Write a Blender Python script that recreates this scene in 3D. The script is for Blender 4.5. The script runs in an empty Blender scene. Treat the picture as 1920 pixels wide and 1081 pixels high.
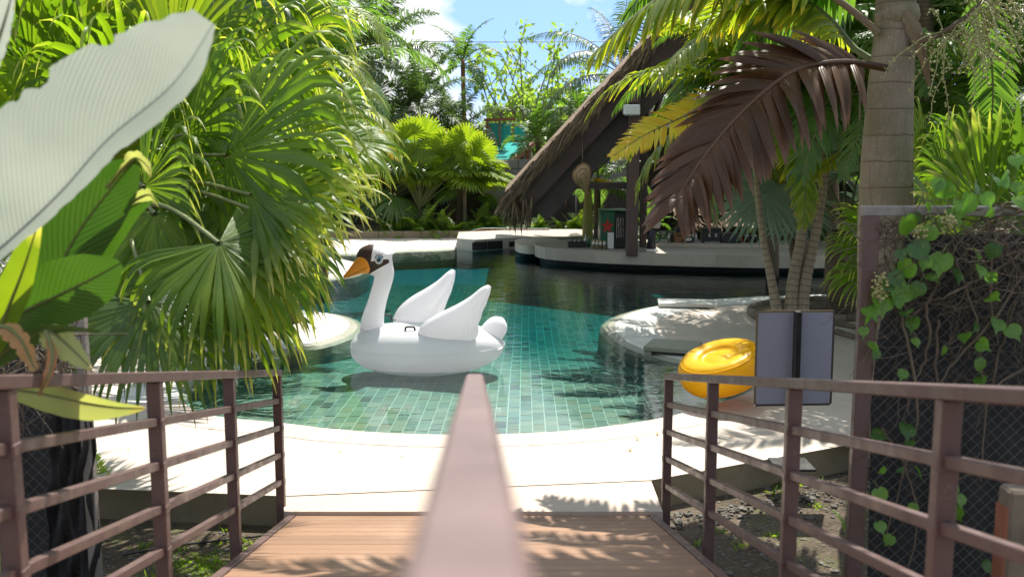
import bpy, bmesh, math, random
import numpy as np
from mathutils import Vector, Matrix
from mathutils.geometry import delaunay_2d_cdt
rng = np.random.default_rng(7)
random.seed(7)
R_ = math.radians
S = bpy.context.scene
COL = S.collection

# ------------------------------------------------------------------ camera, sky, sun, exposure
FPX, HZ, CAMZ = 1870.0, 275.0, 2.5
PITCH = math.atan((540.5 - HZ) / FPX)
cd = bpy.data.cameras.new('camera'); cam = bpy.data.objects.new('camera', cd); COL.objects.link(cam)
cam.location = (0, 0, CAMZ); cam.rotation_euler = (math.pi / 2 - PITCH, 0, 0)
cd.sensor_width = 36.0; cd.lens = 36.0 * FPX / 1920.0
cd.clip_start = 0.02; cd.clip_end = 2000
cd.dof.use_dof = True; cd.dof.focus_distance = 11.0; cd.dof.aperture_fstop = 3.0
S.camera = cam
SUN_AZ, SUN_EL = R_(20), R_(58)
w = bpy.data.worlds.new('World'); S.world = w; w.use_nodes = True
nt = w.node_tree; nt.nodes.clear()
def wn(t, **k):
    n = nt.nodes.new(t)
    for a, b in k.items(): setattr(n, a, b)
    return n
out = wn('ShaderNodeOutputWorld'); bg = wn('ShaderNodeBackground'); bgc = wn('ShaderNodeBackground'); mx = wn('ShaderNodeMixShader')
sky = wn('ShaderNodeTexSky', sky_type='NISHITA', sun_disc=False, sun_elevation=SUN_EL, sun_rotation=SUN_AZ)
sky.air_density = 1.0; sky.dust_density = 0.0; sky.ozone_density = 1.2
bg.inputs['Strength'].default_value = 0.15
bgc.inputs['Color'].default_value = (1, 1, 1, 1); bgc.inputs['Strength'].default_value = 0.72
nt.links.new(sky.outputs[0], bg.inputs['Color'])
tc = wn('ShaderNodeTexCoord'); lift = wn('ShaderNodeMapping'); lift.inputs['Location'].default_value = (0, 0, .42)   # bluer sky down to the tree tops
nt.links.new(tc.outputs['Generated'], lift.inputs['Vector']); nt.links.new(lift.outputs[0], sky.inputs['Vector'])
mp = wn('ShaderNodeMapping'); no = wn('ShaderNodeTexNoise'); cr = wn('ShaderNodeValToRGB')
mp.inputs['Scale'].default_value = (1, 1, 2.0); mp.inputs['Location'].default_value = (1.236, 0.4, 0.1)
no.inputs['Scale'].default_value = 5.5; no.inputs['Detail'].default_value = 8; no.inputs['Roughness'].default_value = 0.55
cr.color_ramp.elements[0].position = 0.44; cr.color_ramp.elements[1].position = 0.54
nt.links.new(tc.outputs['Generated'], mp.inputs['Vector']); nt.links.new(mp.outputs[0], no.inputs['Vector'])
nt.links.new(no.outputs['Fac'], cr.inputs['Fac']); nt.links.new(cr.outputs['Color'], mx.inputs['Fac'])
no2 = wn('ShaderNodeTexNoise'); no2.inputs['Scale'].default_value = 9; no2.inputs['Detail'].default_value = 5
cr2 = wn('ShaderNodeValToRGB'); cr2.color_ramp.elements[0].position = .35; cr2.color_ramp.elements[1].position = .65
cr2.color_ramp.elements[0].color = (.70, .75, .82, 1); cr2.color_ramp.elements[1].color = (1, 1, 1, 1)
nt.links.new(mp.outputs[0], no2.inputs['Vector']); nt.links.new(no2.outputs['Fac'], cr2.inputs['Fac']); nt.links.new(cr2.outputs['Color'], bgc.inputs['Color'])
nt.links.new(bg.outputs[0], mx.inputs[1]); nt.links.new(bgc.outputs[0], mx.inputs[2]); nt.links.new(mx.outputs[0], out.inputs['Surface'])
sd = bpy.data.lights.new('sun', 'SUN'); sun = bpy.data.objects.new('sun', sd); COL.objects.link(sun)
sd.energy = 5.0; sd.angle = R_(0.5); sd.color = (1.0, 0.95, 0.87)
SV = Vector((math.sin(SUN_AZ) * math.cos(SUN_EL), math.cos(SUN_AZ) * math.cos(SUN_EL), math.sin(SUN_EL)))
sun.rotation_euler = SV.to_track_quat('Z', 'Y').to_euler(); sun.location = SV * 60
S.view_settings.view_transform = 'Standard'; S.view_settings.look = 'None'; S.view_settings.gamma = 1
S.view_settings.use_curve_mapping = False; S.view_settings.exposure = 0.9
S.render.engine = 'CYCLES'
S.cycles.use_denoising = True
S.cycles.max_bounces = 10; S.cycles.transparent_max_bounces = 12; S.cycles.transmission_bounces = 6
S.cycles.diffuse_bounces = 4; S.cycles.glossy_bounces = 4
S.cycles.caustics_reflective = False; S.cycles.caustics_refractive = False
S.cycles.sample_clamp_indirect = 6

# ------------------------------------------------------------------ helpers
def ray(px, py):
    x, y = (px - 960) / FPX, (540.5 - py) / FPX
    c, s = math.cos(PITCH), math.sin(PITCH)
    return np.array([x, c + y * s, -s + y * c])
def P(px, py, Y):                      # the place at distance Y that lies on this line of sight
    r = ray(px, py); t = Y / r[1]
    return np.array([0, 0, CAMZ]) + r * t
def G(px, py, z=0.0):                  # the place at height z
    r = ray(px, py); t = (z - CAMZ) / r[2]
    return np.array([0, 0, CAMZ]) + r * t
def A(*v): return np.array(v, float)
def nrm(v):
    v = np.asarray(v, float); return v / (np.linalg.norm(v, axis=-1, keepdims=True) + 1e-12)
def catmull(pts, n=8, closed=False):
    p = np.asarray(pts, float); N = len(p); o = []
    segs = N if closed else N - 1
    for i in range(segs):
        if closed: a, b, c, d = p[(i - 1) % N], p[i], p[(i + 1) % N], p[(i + 2) % N]
        else: a, b, c, d = p[max(i - 1, 0)], p[i], p[i + 1], p[min(i + 2, N - 1)]
        for k in range(n):
            t = k / n
            o.append(.5 * (2 * b + (c - a) * t + (2 * a - 5 * b + 4 * c - d) * t * t + (3 * b - a - 3 * c + d) * t ** 3))
    if not closed: o.append(p[-1])
    return np.array(o)
def inpoly(x, y, poly):
    x, y = np.asarray(x, float), np.asarray(y, float); r = np.zeros(x.shape, bool); n = len(poly); j = n - 1
    for i in range(n):
        xi, yi, xj, yj = poly[i][0], poly[i][1], poly[j][0], poly[j][1]
        c = ((yi > y) != (yj > y)) & (x < (xj - xi) * (y - yi) / (yj - yi + 1e-15) + xi)
        r ^= c; j = i
    return r

class MB:
    def __init__(s): s.v = []; s.f = []; s.uv = []; s.mi = []; s.n = 0; s.t = []
    def add(s, verts, faces, uv=None, mi=0, tint=None):
        verts = np.asarray(verts, float).reshape(-1, 3); k = len(verts)
        s.v.append(verts); s.uv.append(np.zeros((k, 2)) if uv is None else np.asarray(uv, float).reshape(-1, 2))
        s.t.append(np.zeros(k) if tint is None else np.broadcast_to(np.asarray(tint, float), (k,)))
        n = s.n
        s.f += [tuple(int(i) + n for i in f) for f in faces]; s.mi += [mi] * len(faces); s.n += k
    def grid(s, pts, uv=None, mi=0, wrap=False, tint=None):         # pts (R, C, 3)
        pts = np.asarray(pts, float); Rr, C = pts.shape[:2]
        if uv is None:
            u, v = np.meshgrid(np.linspace(0, 1, C), np.linspace(0, 1, Rr)); uv = np.stack([u, v], -1)
        f = []
        for i in range(Rr - 1):
            for j in range(C if wrap else C - 1):
                a, b = i * C + j, i * C + (j + 1) % C; f.append((a, b, b + C, a + C))
        s.add(pts, f, uv, mi, tint)
    def tube(s, path, rad, n=8, mi=0, caps=True, tint=None):
        path = np.asarray(path, float); K = len(path); rad = np.broadcast_to(np.asarray(rad, float), (K,))
        T = nrm(np.gradient(path, axis=0)); ref = A(0, 0, 1) if abs(T[0][2]) < .9 else A(1, 0, 0)
        u = nrm(np.cross(T[0], ref)); rings = []
        for k in range(K):
            u = nrm(u - T[k] * np.dot(u, T[k])); vv = np.cross(T[k], u)
            a = np.arange(n) / n * 2 * math.pi
            rings.append(path[k] + rad[k] * (np.cos(a)[:, None] * u + np.sin(a)[:, None] * vv))
        L = np.concatenate([[0], np.cumsum(np.linalg.norm(np.diff(path, axis=0), axis=1))])
        uv = np.stack([np.broadcast_to(np.arange(n) / n, (K, n)), np.broadcast_to(L[:, None], (K, n))], -1)
        s.grid(np.array(rings), uv, mi, wrap=True, tint=tint)
        if caps:
            b = s.n - K * n
            s.f += [tuple(b + n - 1 - i for i in range(n)), tuple(b + (K - 1) * n + i for i in range(n))]; s.mi += [mi, mi]
    def box(s, c, size, rot=0, mi=0, bev=0.0, M=None):
        sx, sy, sz = [q / 2 for q in size]
        if bev:
            bm = bmesh.new(); bmesh.ops.create_cube(bm, size=1)
            for v in bm.verts: v.co = (v.co.x * 2 * sx, v.co.y * 2 * sy, v.co.z * 2 * sz)
            bmesh.ops.bevel(bm, geom=bm.edges[:], offset=bev, segments=1, affect='EDGES')
            V = np.array([v.co[:] for v in bm.verts]); bm.verts.index_update()
            F = [[v.index for v in f.verts] for f in bm.faces]; bm.free()
        else:
            V = np.array([[x, y, z] for x in (-sx, sx) for y in (-sy, sy) for z in (-sz, sz)])
            F = [(0, 1, 3, 2), (4, 6, 7, 5), (0, 4, 5, 1), (2, 3, 7, 6), (0, 2, 6, 4), (1, 5, 7, 3)]
        if M is not None: V = V @ np.asarray(M).T
        elif rot:
            q, r = math.cos(rot), math.sin(rot); V = V @ np.array([[q, r, 0], [-r, q, 0], [0, 0, 1]])
        s.add(V + np.asarray(c, float), F, V[:, :2] + V[:, 2:3] * .5, mi)
    def beam(s, a, b, wd, ht, mi=0, up=(0, 0, 1), bev=0.0):          # box from a to b
        a, b = np.asarray(a, float), np.asarray(b, float); L = np.linalg.norm(b - a); X = (b - a) / L
        Yv = nrm(np.cross(up, X)); Z = np.cross(X, Yv)
        s.box((a + b) / 2, (L, wd, ht), mi=mi, bev=bev, M=np.stack([X, Yv, Z], 1))
    def lathe(s, prof, c=(0, 0, 0), n=32, mi=0):
        prof = np.asarray(prof, float); a = np.arange(n) / n * 2 * math.pi
        pts = np.stack([prof[:, 0:1] * np.cos(a), prof[:, 0:1] * np.sin(a), np.broadcast_to(prof[:, 1:2], (len(prof), n))], -1)
        s.grid(pts + np.asarray(c, float), None, mi, wrap=True)
    def build(s, name, mats, parent=None, loc=None, smooth=True, link=True):
        me = bpy.data.meshes.new(name)
        V = np.concatenate(s.v); loc = A(0, 0, 0) if loc is None else np.asarray(loc, float)
        me.from_pydata((V - loc).tolist(), [], s.f)
        if not isinstance(mats, (list, tuple)): mats = [mats]
        for m in mats: me.materials.append(m)
        me.polygons.foreach_set('material_index', s.mi)
        me.polygons.foreach_set('use_smooth', [smooth] * len(s.f))
        li = np.zeros(len(me.loops), np.int32); me.loops.foreach_get('vertex_index', li)
        uvl = me.uv_layers.new(name='UVMap'); U = np.concatenate(s.uv); uvl.data.foreach_set('uv', U[li].ravel())
        T = np.concatenate(s.t)
        if T.any():
            at = me.attributes.new('tint', 'FLOAT', 'POINT'); at.data.foreach_set('value', T.astype(np.float32))
        me.update()
        if not link: return me
        return obj(name, me, parent, loc)
def obj(name, me, parent=None, loc=(0, 0, 0)):
    o = bpy.data.objects.new(name, me); COL.objects.link(o)
    o.location = Vector(loc)
    if parent is not None: o.parent = parent; o.location = Vector(loc) - PW(parent)
    return o
def PW(p):
    v = p.location.copy()
    while p.parent is not None: p = p.parent; v = v + p.location
    return v
def tag(o, label=None, cat=None, group=None, kind=None):
    if label: o['label'] = label
    if cat: o['category'] = cat
    if group: o['group'] = group
    if kind: o['kind'] = kind
    return o
def thing(name, loc, label, cat, group=None):
    o = bpy.data.objects.new(name, None); COL.objects.link(o); o.location = Vector(loc); o.empty_display_size = .1
    return tag(o, label, cat, group)

# ------------------------------------------------------------------ materials
class NT:
    def __init__(s, name):
        s.m = bpy.data.materials.new(name); s.m.use_nodes = True; s.t = s.m.node_tree; s.t.nodes.clear()
        s.out = s.n('ShaderNodeOutputMaterial')
    def n(s, t, ins=None, **k):
        q = s.t.nodes.new(t)
        for a, b in k.items(): setattr(q, a, b)
        for a, b in (ins or {}).items(): s.set(q.inputs[a], b)
        return q
    def set(s, sock, v):
        if isinstance(v, bpy.types.NodeSocket): s.t.links.new(v, sock)
        elif isinstance(v, (tuple, list)) and len(v) == 3 and sock.type == 'RGBA': sock.default_value = (*v, 1)
        else: sock.default_value = v
    def math(s, op, a, b=0.0, c=None):
        q = s.n('ShaderNodeMath', {0: a, 1: b}, operation=op)
        if c is not None: s.set(q.inputs[2], c)
        return q.outputs[0]
    def mix(s, f, a, b, bt='MIX'):
        q = s.n('ShaderNodeMix', data_type='RGBA', blend_type=bt)
        s.set(q.inputs['Factor'], f); s.set(q.inputs[6], a); s.set(q.inputs[7], b); return q.outputs[2]
    def noise(s, vec=None, scale=5, detail=4, rough=.5, dim='3D'):
        q = s.n('ShaderNodeTexNoise', {'Scale': scale, 'Detail': detail, 'Roughness': rough})
        if vec is not None: s.t.links.new(vec, q.inputs['Vector'])
        return q.outputs['Fac']
    def ramp(s, f, *st):
        q = s.n('ShaderNodeValToRGB'); s.t.links.new(f, q.inputs[0]); e = q.color_ramp.elements
        while len(e) < len(st): e.new(.5)
        for x, (p, c) in zip(e, st): x.position = p; x.color = (c, c, c, 1) if isinstance(c, (int, float)) else (*c, 1)
        return q.outputs[0]
    def mapr(s, f, a, b, c, d):
        q = s.n('ShaderNodeMapRange', {0: f, 1: a, 2: b, 3: c, 4: d}); return q.outputs[0]
    def coord(s, k='Object'): return s.n('ShaderNodeTexCoord').outputs[k]
    def pos(s): return s.n('ShaderNodeNewGeometry').outputs['Position']
    def scale(s, vec, sc): return s.n('ShaderNodeMapping', {'Vector': vec, 'Scale': sc}).outputs[0]
    def orand(s): return s.n('ShaderNodeObjectInfo').outputs['Random']
    def irand(s): return s.n('ShaderNodeNewGeometry').outputs['Random Per Island']
    def bump(s, h, st=.3, d=.01, nrmv=None):
        q = s.n('ShaderNodeBump', {'Height': h, 'Strength': st, 'Distance': d}); return q.outputs[0]
    def bsdf(s, col, rough=.6, metal=0, normal=None, spec=.5, **k):
        q = s.n('ShaderNodeBsdfPrincipled', {'Base Color': col, 'Roughness': rough, 'Metallic': metal, 'Specular IOR Level': spec})
        if normal is not None: s.t.links.new(normal, q.inputs['Normal'])
        for a, b in k.items(): s.set(q.inputs[a], b)
        return q.outputs[0]
    def end(s, sh): s.t.links.new(sh, s.out.inputs['Surface']); return s.m

def worn(name, c1, c2, chip, rough=.42):
    t = NT(name); v = t.coord(); p = t.pos()
    c = t.mix(t.ramp(t.noise(v, 3, 5, .65), (.3, 0.), (.7, 1.)), c1, c2)
    n1 = t.noise(p, 26, 6, .75); k = t.ramp(n1, (.60, 0.), (.66, 1.)); c = t.mix(t.math('MULTIPLY', k, .55), c, chip)
    st = t.noise(t.scale(p, (60, 60, 4)), 2, 3, .6); c = t.mix(t.math('MULTIPLY', t.ramp(st, (.55, 0.), (.75, 1.)), .3), c, tuple(x * .5 for x in c1))
    r = t.mapr(t.noise(p, 9, 4, .6), .3, .7, rough * .75, rough * 1.45)
    return t.end(t.bsdf(c, r, 0, t.bump(t.math('ADD', n1, t.noise(p, 140, 3)), .14, .004), .5))
def plain(name, c1, c2=None, rough=.6, metal=0, sc=6, bsc=60, bst=.15, spec=.5, isl=0.0, world=False):
    t = NT(name); v = t.pos() if world else t.coord()
    c2 = c2 or tuple(x * .75 for x in c1)
    f = t.ramp(t.noise(v, sc, 5, .6), (.3, 0.), (.7, 1.))
    c = t.mix(f, c1, c2)
    if isl:
        k = t.math('FRACT', t.math('ADD', t.irand(), t.orand()))
        c = t.mix(1, c, t.ramp(k, (0, 1 - isl), (1, 1 + isl * .4)), 'MULTIPLY')
    nb = t.bump(t.noise(v, bsc, 4), bst, .01)
    r = t.mapr(t.noise(v, sc * 2.3, 3), .3, .7, rough * .8, min(1, rough * 1.2))
    return t.end(t.bsdf(c, r, metal, nb, spec))
def leaf_mat(name, c1, c2, tr, tip=None, tip_at=.75, fac=.45, rough=.38, tint=None, vein=28, spec=.5, brown=None, under=None):
    t = NT(name); uv = t.n('ShaderNodeUVMap').outputs[0]; sep = t.n('ShaderNodeSeparateXYZ', {0: uv})
    u, v = sep.outputs[0], sep.outputs[1]
    nz = t.noise(t.coord(), 4, 3); r = t.orand()
    f = t.math('ADD', t.math('MULTIPLY', nz, .8), t.math('MULTIPLY', t.math('FRACT', t.math('ADD', r, t.irand())), .5))
    f = t.mapr(f, .3, .95, 0, 1)
    c = t.mix(f, c1, c2)
    if tip:
        k = t.math('ADD', v, t.math('MULTIPLY', t.math('SUBTRACT', t.noise(t.coord(), 9, 2), .5), .35))
        tf = t.mapr(k, tip_at, min(tip_at + .22, 1.05), 0, 1); c = t.mix(tf, c, tip)
    if brown:
        bf = t.ramp(t.noise(t.coord(), brown[1], 3, .6), (brown[2], 0.), (brown[2] + .06, 1.)); c = t.mix(bf, c, brown[0])
    if under:
        c = t.mix(t.n('ShaderNodeNewGeometry').outputs['Backfacing'], c, under)
    ve = t.math('SINE', t.math('MULTIPLY', u, vein))
    nb = t.bump(ve, .25, .004)
    if vein > 100:
        ve = t.math('SINE', t.math('ADD', t.math('MULTIPLY', u, vein), t.math('MULTIPLY', t.noise(t.coord(), 5, 3), 5)))
        c = t.mix(t.ramp(t.noise(t.coord(), 2.5, 3), (.3, .25), (.7, 1.)), c, t.mix(1, c, t.ramp(ve, (0, 1.), (.45, .98), (1, .60)), 'MULTIPLY'))
    tc = t.mix(1, c, tr, 'MULTIPLY')
    tc = t.n('ShaderNodeMix', {0: 1.0, 6: tc, 7: (2.7, 2.7, 2.7)}, data_type='RGBA', blend_type='MULTIPLY')
    tc.clamp_result = False
    a = t.bsdf(c, rough, 0, nb, spec); b = t.n('ShaderNodeBsdfTranslucent', {0: tc.outputs[2]}).outputs[0]
    m = t.n('ShaderNodeMixShader', {0: fac, 1: a, 2: b}).outputs[0]
    return t.end(m)

M = {}
M['fan'] = leaf_mat('fan_leaf_green', (.056, .118, .008), (.13, .20, .014), (1.05, 1.1, .3), tip=(.40, .40, .13), tip_at=.76, fac=.46, rough=.38, spec=.34)
M['fan_y'] = leaf_mat('fan_leaf_fresh_lit', (.085, .145, .012), (.16, .215, .02), (1.1, 1.05, .3), tip=(.46, .43, .15), tip_at=.78, fac=.43, rough=.36, spec=.38)  # fresh yellow green; also paints the sunlit look of some fronds
M['fan_b'] = leaf_mat('fan_leaf_bright', (.085, .15, .012), (.16, .22, .02), (1.1, 1.05, .3), tip=(.26, .28, .05), tip_at=.85, fac=.42, rough=.5, spec=.25)
M['fan_d'] = leaf_mat('fan_leaf_deep_shaded', (.036, .080, .010), (.07, .125, .014), (1.05, 1.1, .45), fac=.38, rough=.32)  # deep green; also paints shade into rear and inner fronds
M['silver'] = leaf_mat('silver_fan_leaf', (.16, .22, .17), (.22, .28, .21), (.8, 1., .75), fac=.25, rough=.5)
M['feather'] = leaf_mat('feather_leaf_green', (.045, .10, .02), (.09, .16, .03), (1.05, 1.1, .4), fac=.40, rough=.35)
M['feather_g'] = leaf_mat('feather_leaf_grey_green', (.036, .07, .022), (.075, .118, .035), (1., 1.1, .5), fac=.32, rough=.35)
M['feather_y'] = leaf_mat('feather_leaf_yellow', (.10, .165, .02), (.20, .235, .03), (1.15, 1.1, .3), tip=(.42, .33, .04), tip_at=.78, fac=.45, rough=.35)
M['yellow'] = leaf_mat('yellowed_leaf', (.42, .33, .03), (.50, .40, .05), (1.1, 1.0, .35), tip=(.40, .22, .03), fac=.45, rough=.45)
M['dead'] = leaf_mat('dead_frond_brown', (.052, .025, .010), (.092, .047, .021), (1.1, .8, .5), tip=(.13, .075, .042), tip_at=.72, fac=.14, rough=.40, spec=.30, brown=((.12, .08, .035), 5, .64))
M['broad'] = leaf_mat('broad_leaf_green', (.03, .075, .014), (.05, .11, .02), (1., 1.1, .3), fac=.22, rough=.32, vein=150)
M['broad_y'] = leaf_mat('broad_leaf_yellowing', (.26, .31, .11), (.36, .37, .15), (1., 1., .5), fac=.28, rough=.4, vein=150, tip=(.42, .30, .08), tip_at=.9)
M['broad_w'] = leaf_mat('broad_leaf_waxy', (.30, .33, .31), (.44, .47, .445), (.55, .57, .48), fac=.34, rough=.42, vein=400, brown=((.45, .5, .22), 2.6, .68))
M['dry'] = leaf_mat('dry_leaf_brown', (.30, .15, .06), (.42, .25, .10), (1., .8, .5), fac=.3, rough=.6)
M['edge'] = leaf_mat('dry_leaf_margin', (.35, .22, .16), (.42, .30, .24), (.9, .7, .5), fac=.2, rough=.7)
M['vine'] = leaf_mat('vine_leaf_green', (.07, .17, .025), (.14, .27, .04), (1.05, 1.15, .35), fac=.42, rough=.35)
M['vine_d'] = leaf_mat('vine_leaf_dark', (.035, .095, .018), (.07, .15, .03), (1., 1.1, .35), fac=.35, rough=.4, brown=((.30, .24, .05), 7, .66))
M['tree'] = leaf_mat('tree_leaf_green', (.11, .19, .04), (.2, .28, .07), (1.1, 1.1, .4), fac=.45, rough=.45)
M['fern'] = leaf_mat('fern_leaf_green', (.08, .16, .025), (.2, .27, .04), (1.1, 1.1, .35), fac=.42, rough=.45)
M['petiole'] = plain('petiole_green', (.09, .125, .03), (.16, .17, .05), .45, sc=4)
M['stem_y'] = plain('yellow_green_stem', (.30, .30, .05), (.38, .34, .07), .5, sc=4)
M['petiole_b'] = plain('petiole_brown', (.14, .09, .05), (.2, .15, .08), .5, sc=4)
def trunk_mat(name, c1, c2, ring, ringw=.12, sp=.11, moss=None):
    t = NT(name); sep = t.n('ShaderNodeSeparateXYZ', {0: t.n('ShaderNodeUVMap').outputs[0]}); v = sep.outputs[1]; o = t.coord()
    streak = t.noise(t.scale(o, (14, 14, 1.6)), 3, 5, .65)
    c = t.mix(t.ramp(streak, (.3, 0.), (.75, 1.)), c1, c2)
    if moss:
        c = t.mix(t.math('MULTIPLY', t.ramp(t.noise(o, 2.2, 4, .6), (.45, 0.), (.65, 1.)), .6), c, moss)
        sp_ = t.ramp(t.noise(o, 70, 2, .6), (.62, 0.), (.68, 1.)); c = t.mix(t.math('MULTIPLY', sp_, .35), c, (.5, .48, .42))
    wob = t.math('ADD', v, t.math('MULTIPLY', t.noise(t.scale(o, (3, 3, 1)), 2, 2), .03))
    fr = t.math('FRACT', t.math('DIVIDE', wob, sp))
    k = t.ramp(fr, (0, 1.), (ringw, .15), (ringw * 1.6, 0.), (1, 0.))
    c = t.mix(t.math('MULTIPLY', k, .8), c, ring)
    h = t.math('ADD', t.math('MULTIPLY', t.noise(t.scale(o, (30, 30, 4)), 3, 5), .6), t.math('MULTIPLY', k, -.5))
    return t.end(t.bsdf(c, .75, 0, t.bump(h, .5, .02), .3))
M['trunk_royal'] = trunk_mat('royal_palm_bark', (.235, .185, .13), (.32, .265, .20), (.10, .07, .05), .06, .2, moss=(.13, .12, .05))
M['trunk_thin'] = trunk_mat('ringed_palm_bark', (.27, .215, .145), (.42, .35, .25), (.09, .06, .045), .2, .085)
M['trunk_fib'] = trunk_mat('fibrous_palm_bark', (.10, .075, .05), (.17, .125, .08), (.04, .03, .02), .3, .05)
M['bark'] = plain('tree_bark', (.24, .21, .16), (.13, .11, .08), .8, sc=3, bsc=25, bst=.5)
M['twig'] = plain('dry_twig', (.16, .12, .08), (.08, .06, .04), .8, sc=8)
M['beam'] = plain('brown_roof_beam', (.085, .052, .045), (.06, .036, .032), .65, sc=3, bst=.1, spec=.3)
M['steel'] = worn('brown_painted_steel', (.125, .074, .064), (.095, .055, .048), (.21, .15, .13))
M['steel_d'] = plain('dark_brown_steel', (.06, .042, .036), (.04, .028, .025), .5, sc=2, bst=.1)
M['rail_top'] = worn('worn_rail_paint', (.175, .112, .10), (.145, .092, .082), (.24, .17, .155))
def plank_mat():
    t = NT('composite_plank'); o = t.pos(); k = t.math('FRACT', t.math('ADD', t.orand(), t.irand()))
    g = t.noise(t.scale(o, (1.5, 40, 8)), 3, 5, .6)
    c = t.mix(g, (.225, .124, .070), (.295, .172, .104)); c = t.mix(1, c, t.ramp(k, (0, .82), (1, 1.12)), 'MULTIPLY')
    c = t.mix(t.math('MULTIPLY', t.ramp(t.noise(o, 3, 5, .65), (.5, 0.), (.75, 1.)), .35), c, (.42, .30, .2))
    groove = t.math('SINE', t.math('MULTIPLY', t.n('ShaderNodeSeparateXYZ', {0: o}).outputs[1], 380))
    return t.end(t.bsdf(c, .55, 0, t.bump(t.math('ADD', t.math('MULTIPLY', groove, .2), g), .35, .006), .35))
M['plank'] = plank_mat()
def stone(name, c1, c2, dirt, rough=.7, isl=.12):
    t = NT(name); o = t.pos(); k = t.math('FRACT', t.math('ADD', t.orand(), t.irand()))
    c = t.mix(t.ramp(t.noise(o, 1.3, 6, .6), (.3, 0.), (.7, 1.)), c1, c2)
    c = t.mix(t.math('MULTIPLY', t.ramp(t.noise(o, 9, 6, .7), (.5, 0.), (.8, 1.)), .5), c, dirt)
    c = t.mix(1, c, t.ramp(k, (0, 1 - isl), (1, 1 + isl * .5)), 'MULTIPLY')
    return t.end(t.bsdf(c, rough, 0, t.bump(t.noise(o, 45, 5, .6), .25, .01), .35))
M['terrace'] = stone('pale_terrace_render', (.57, .50, .42), (.49, .425, .355), (.34, .28, .23), isl=.06)
M['landing'] = stone('beige_landing_slab', (.47, .385, .31), (.52, .43, .35), (.38, .30, .24), isl=0)
M['coping'] = stone('coping_stone_rose', (.50, .40, .34), (.58, .49, .42), (.36, .30, .25), isl=.18)
M['coping_w'] = stone('pale_mosaic_tile', (.56, .56, .50), (.66, .65, .6), (.4, .42, .38), isl=.15)
M['coping_g'] = stone('grey_green_pool_edge', (.24, .25, .19), (.33, .32, .25), (.14, .16, .11), .5)
M['kerb'] = stone('mossy_edge_stone', (.19, .15, .08), (.26, .215, .14), (.09, .075, .035))
M['counter'] = stone('bar_counter_stone', (.46, .39, .315), (.52, .455, .375), (.36, .30, .235), .5, isl=.1)
M['plinth'] = plain('shadow_gap_and_grille_black', (.012, .012, .012), rough=.6)
M['block'] = stone('concrete_block', (.17, .17, .155), (.22, .215, .20), (.11, .10, .09), .85, isl=.15)
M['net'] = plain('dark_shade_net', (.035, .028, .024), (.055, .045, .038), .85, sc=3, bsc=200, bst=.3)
M['cloth'] = plain('black_shade_cloth', (.010, .010, .011), (.02, .02, .021), .55, sc=3, bsc=300, bst=.4)
M['wire'] = plain('galvanised_wire', (.17, .16, .14), (.10, .09, .08), .5, .6)
M['galv'] = plain('weathered_grey_post', (.30, .28, .25), (.2, .18, .16), .6, .2, sc=9)
M['black'] = plain('black_plastic', (.014, .014, .015), rough=.4)
M['dark'] = plain('charcoal_metal', (.04, .042, .045), rough=.4, metal=.3)
M['chrome'] = plain('steel_shiny', (.55, .54, .5), rough=.25, metal=.9)
M['gold'] = plain('champagne_metal', (.55, .46, .30), rough=.3, metal=.7)
M['white'] = plain('white_plastic', (.72, .72, .70), (.66, .66, .63), .4)
M['green_p'] = plain('green_painted_metal', (.01, .11, .045), (.012, .09, .04), .35)
M['red_p'] = plain('red_star_paint', (.50, .035, .02), rough=.4)
M['wood'] = plain('weathered_wood', (.23, .18, .12), (.12, .095, .07), .8, sc=5, bsc=30, bst=.5)
M['woodbrown'] = plain('brown_wood', (.26, .12, .045), (.2, .09, .035), .5, sc=6)
M['thatch'] = plain('dry_thatch', (.24, .165, .095), (.13, .085, .05), .9, sc=9, bsc=60, bst=.5, isl=.4)
M['wicker'] = plain('woven_wicker', (.33, .22, .11), (.22, .14, .07), .7, sc=12)
M['cyan'] = plain('turquoise_sheet', (.05, .48, .42), (.06, .42, .37), .45, sc=2)
M['orange_w'] = plain('rust_red_timber', (.3, .1, .05), rough=.7)
M['palewall'] = plain('pale_rendered_wall', (.42, .37, .32), (.36, .31, .27), .8, sc=1)
M['soil'] = None
def soil_mat():
    t = NT('soil_and_gravel'); o = t.pos()
    c = t.mix(t.ramp(t.noise(o, 2.2, 6, .65), (.35, 0.), (.65, 1.)), (.085, .062, .04), (.17, .135, .095))
    c = t.mix(t.math('MULTIPLY', t.ramp(t.noise(o, 1.1, 4, .6), (.52, 0.), (.62, 1.)), .7), c, (.10, .13, .025))
    c = t.mix(t.math('MULTIPLY', t.ramp(t.noise(o, 40, 3, .7), (.58, 0.), (.66, 1.)), .7), c, (.30, .27, .22))
    h = t.math('ADD', t.noise(o, 14, 6, .7), t.noise(o, 60, 4, .7))
    return t.end(t.bsdf(c, .9, 0, t.bump(h, .9, .03), .2))
M['soil'] = soil_mat()
M['stone'] = plain('loose_stones', (.17, .155, .125), (.085, .075, .06), .9, sc=8, isl=.5)
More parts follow.
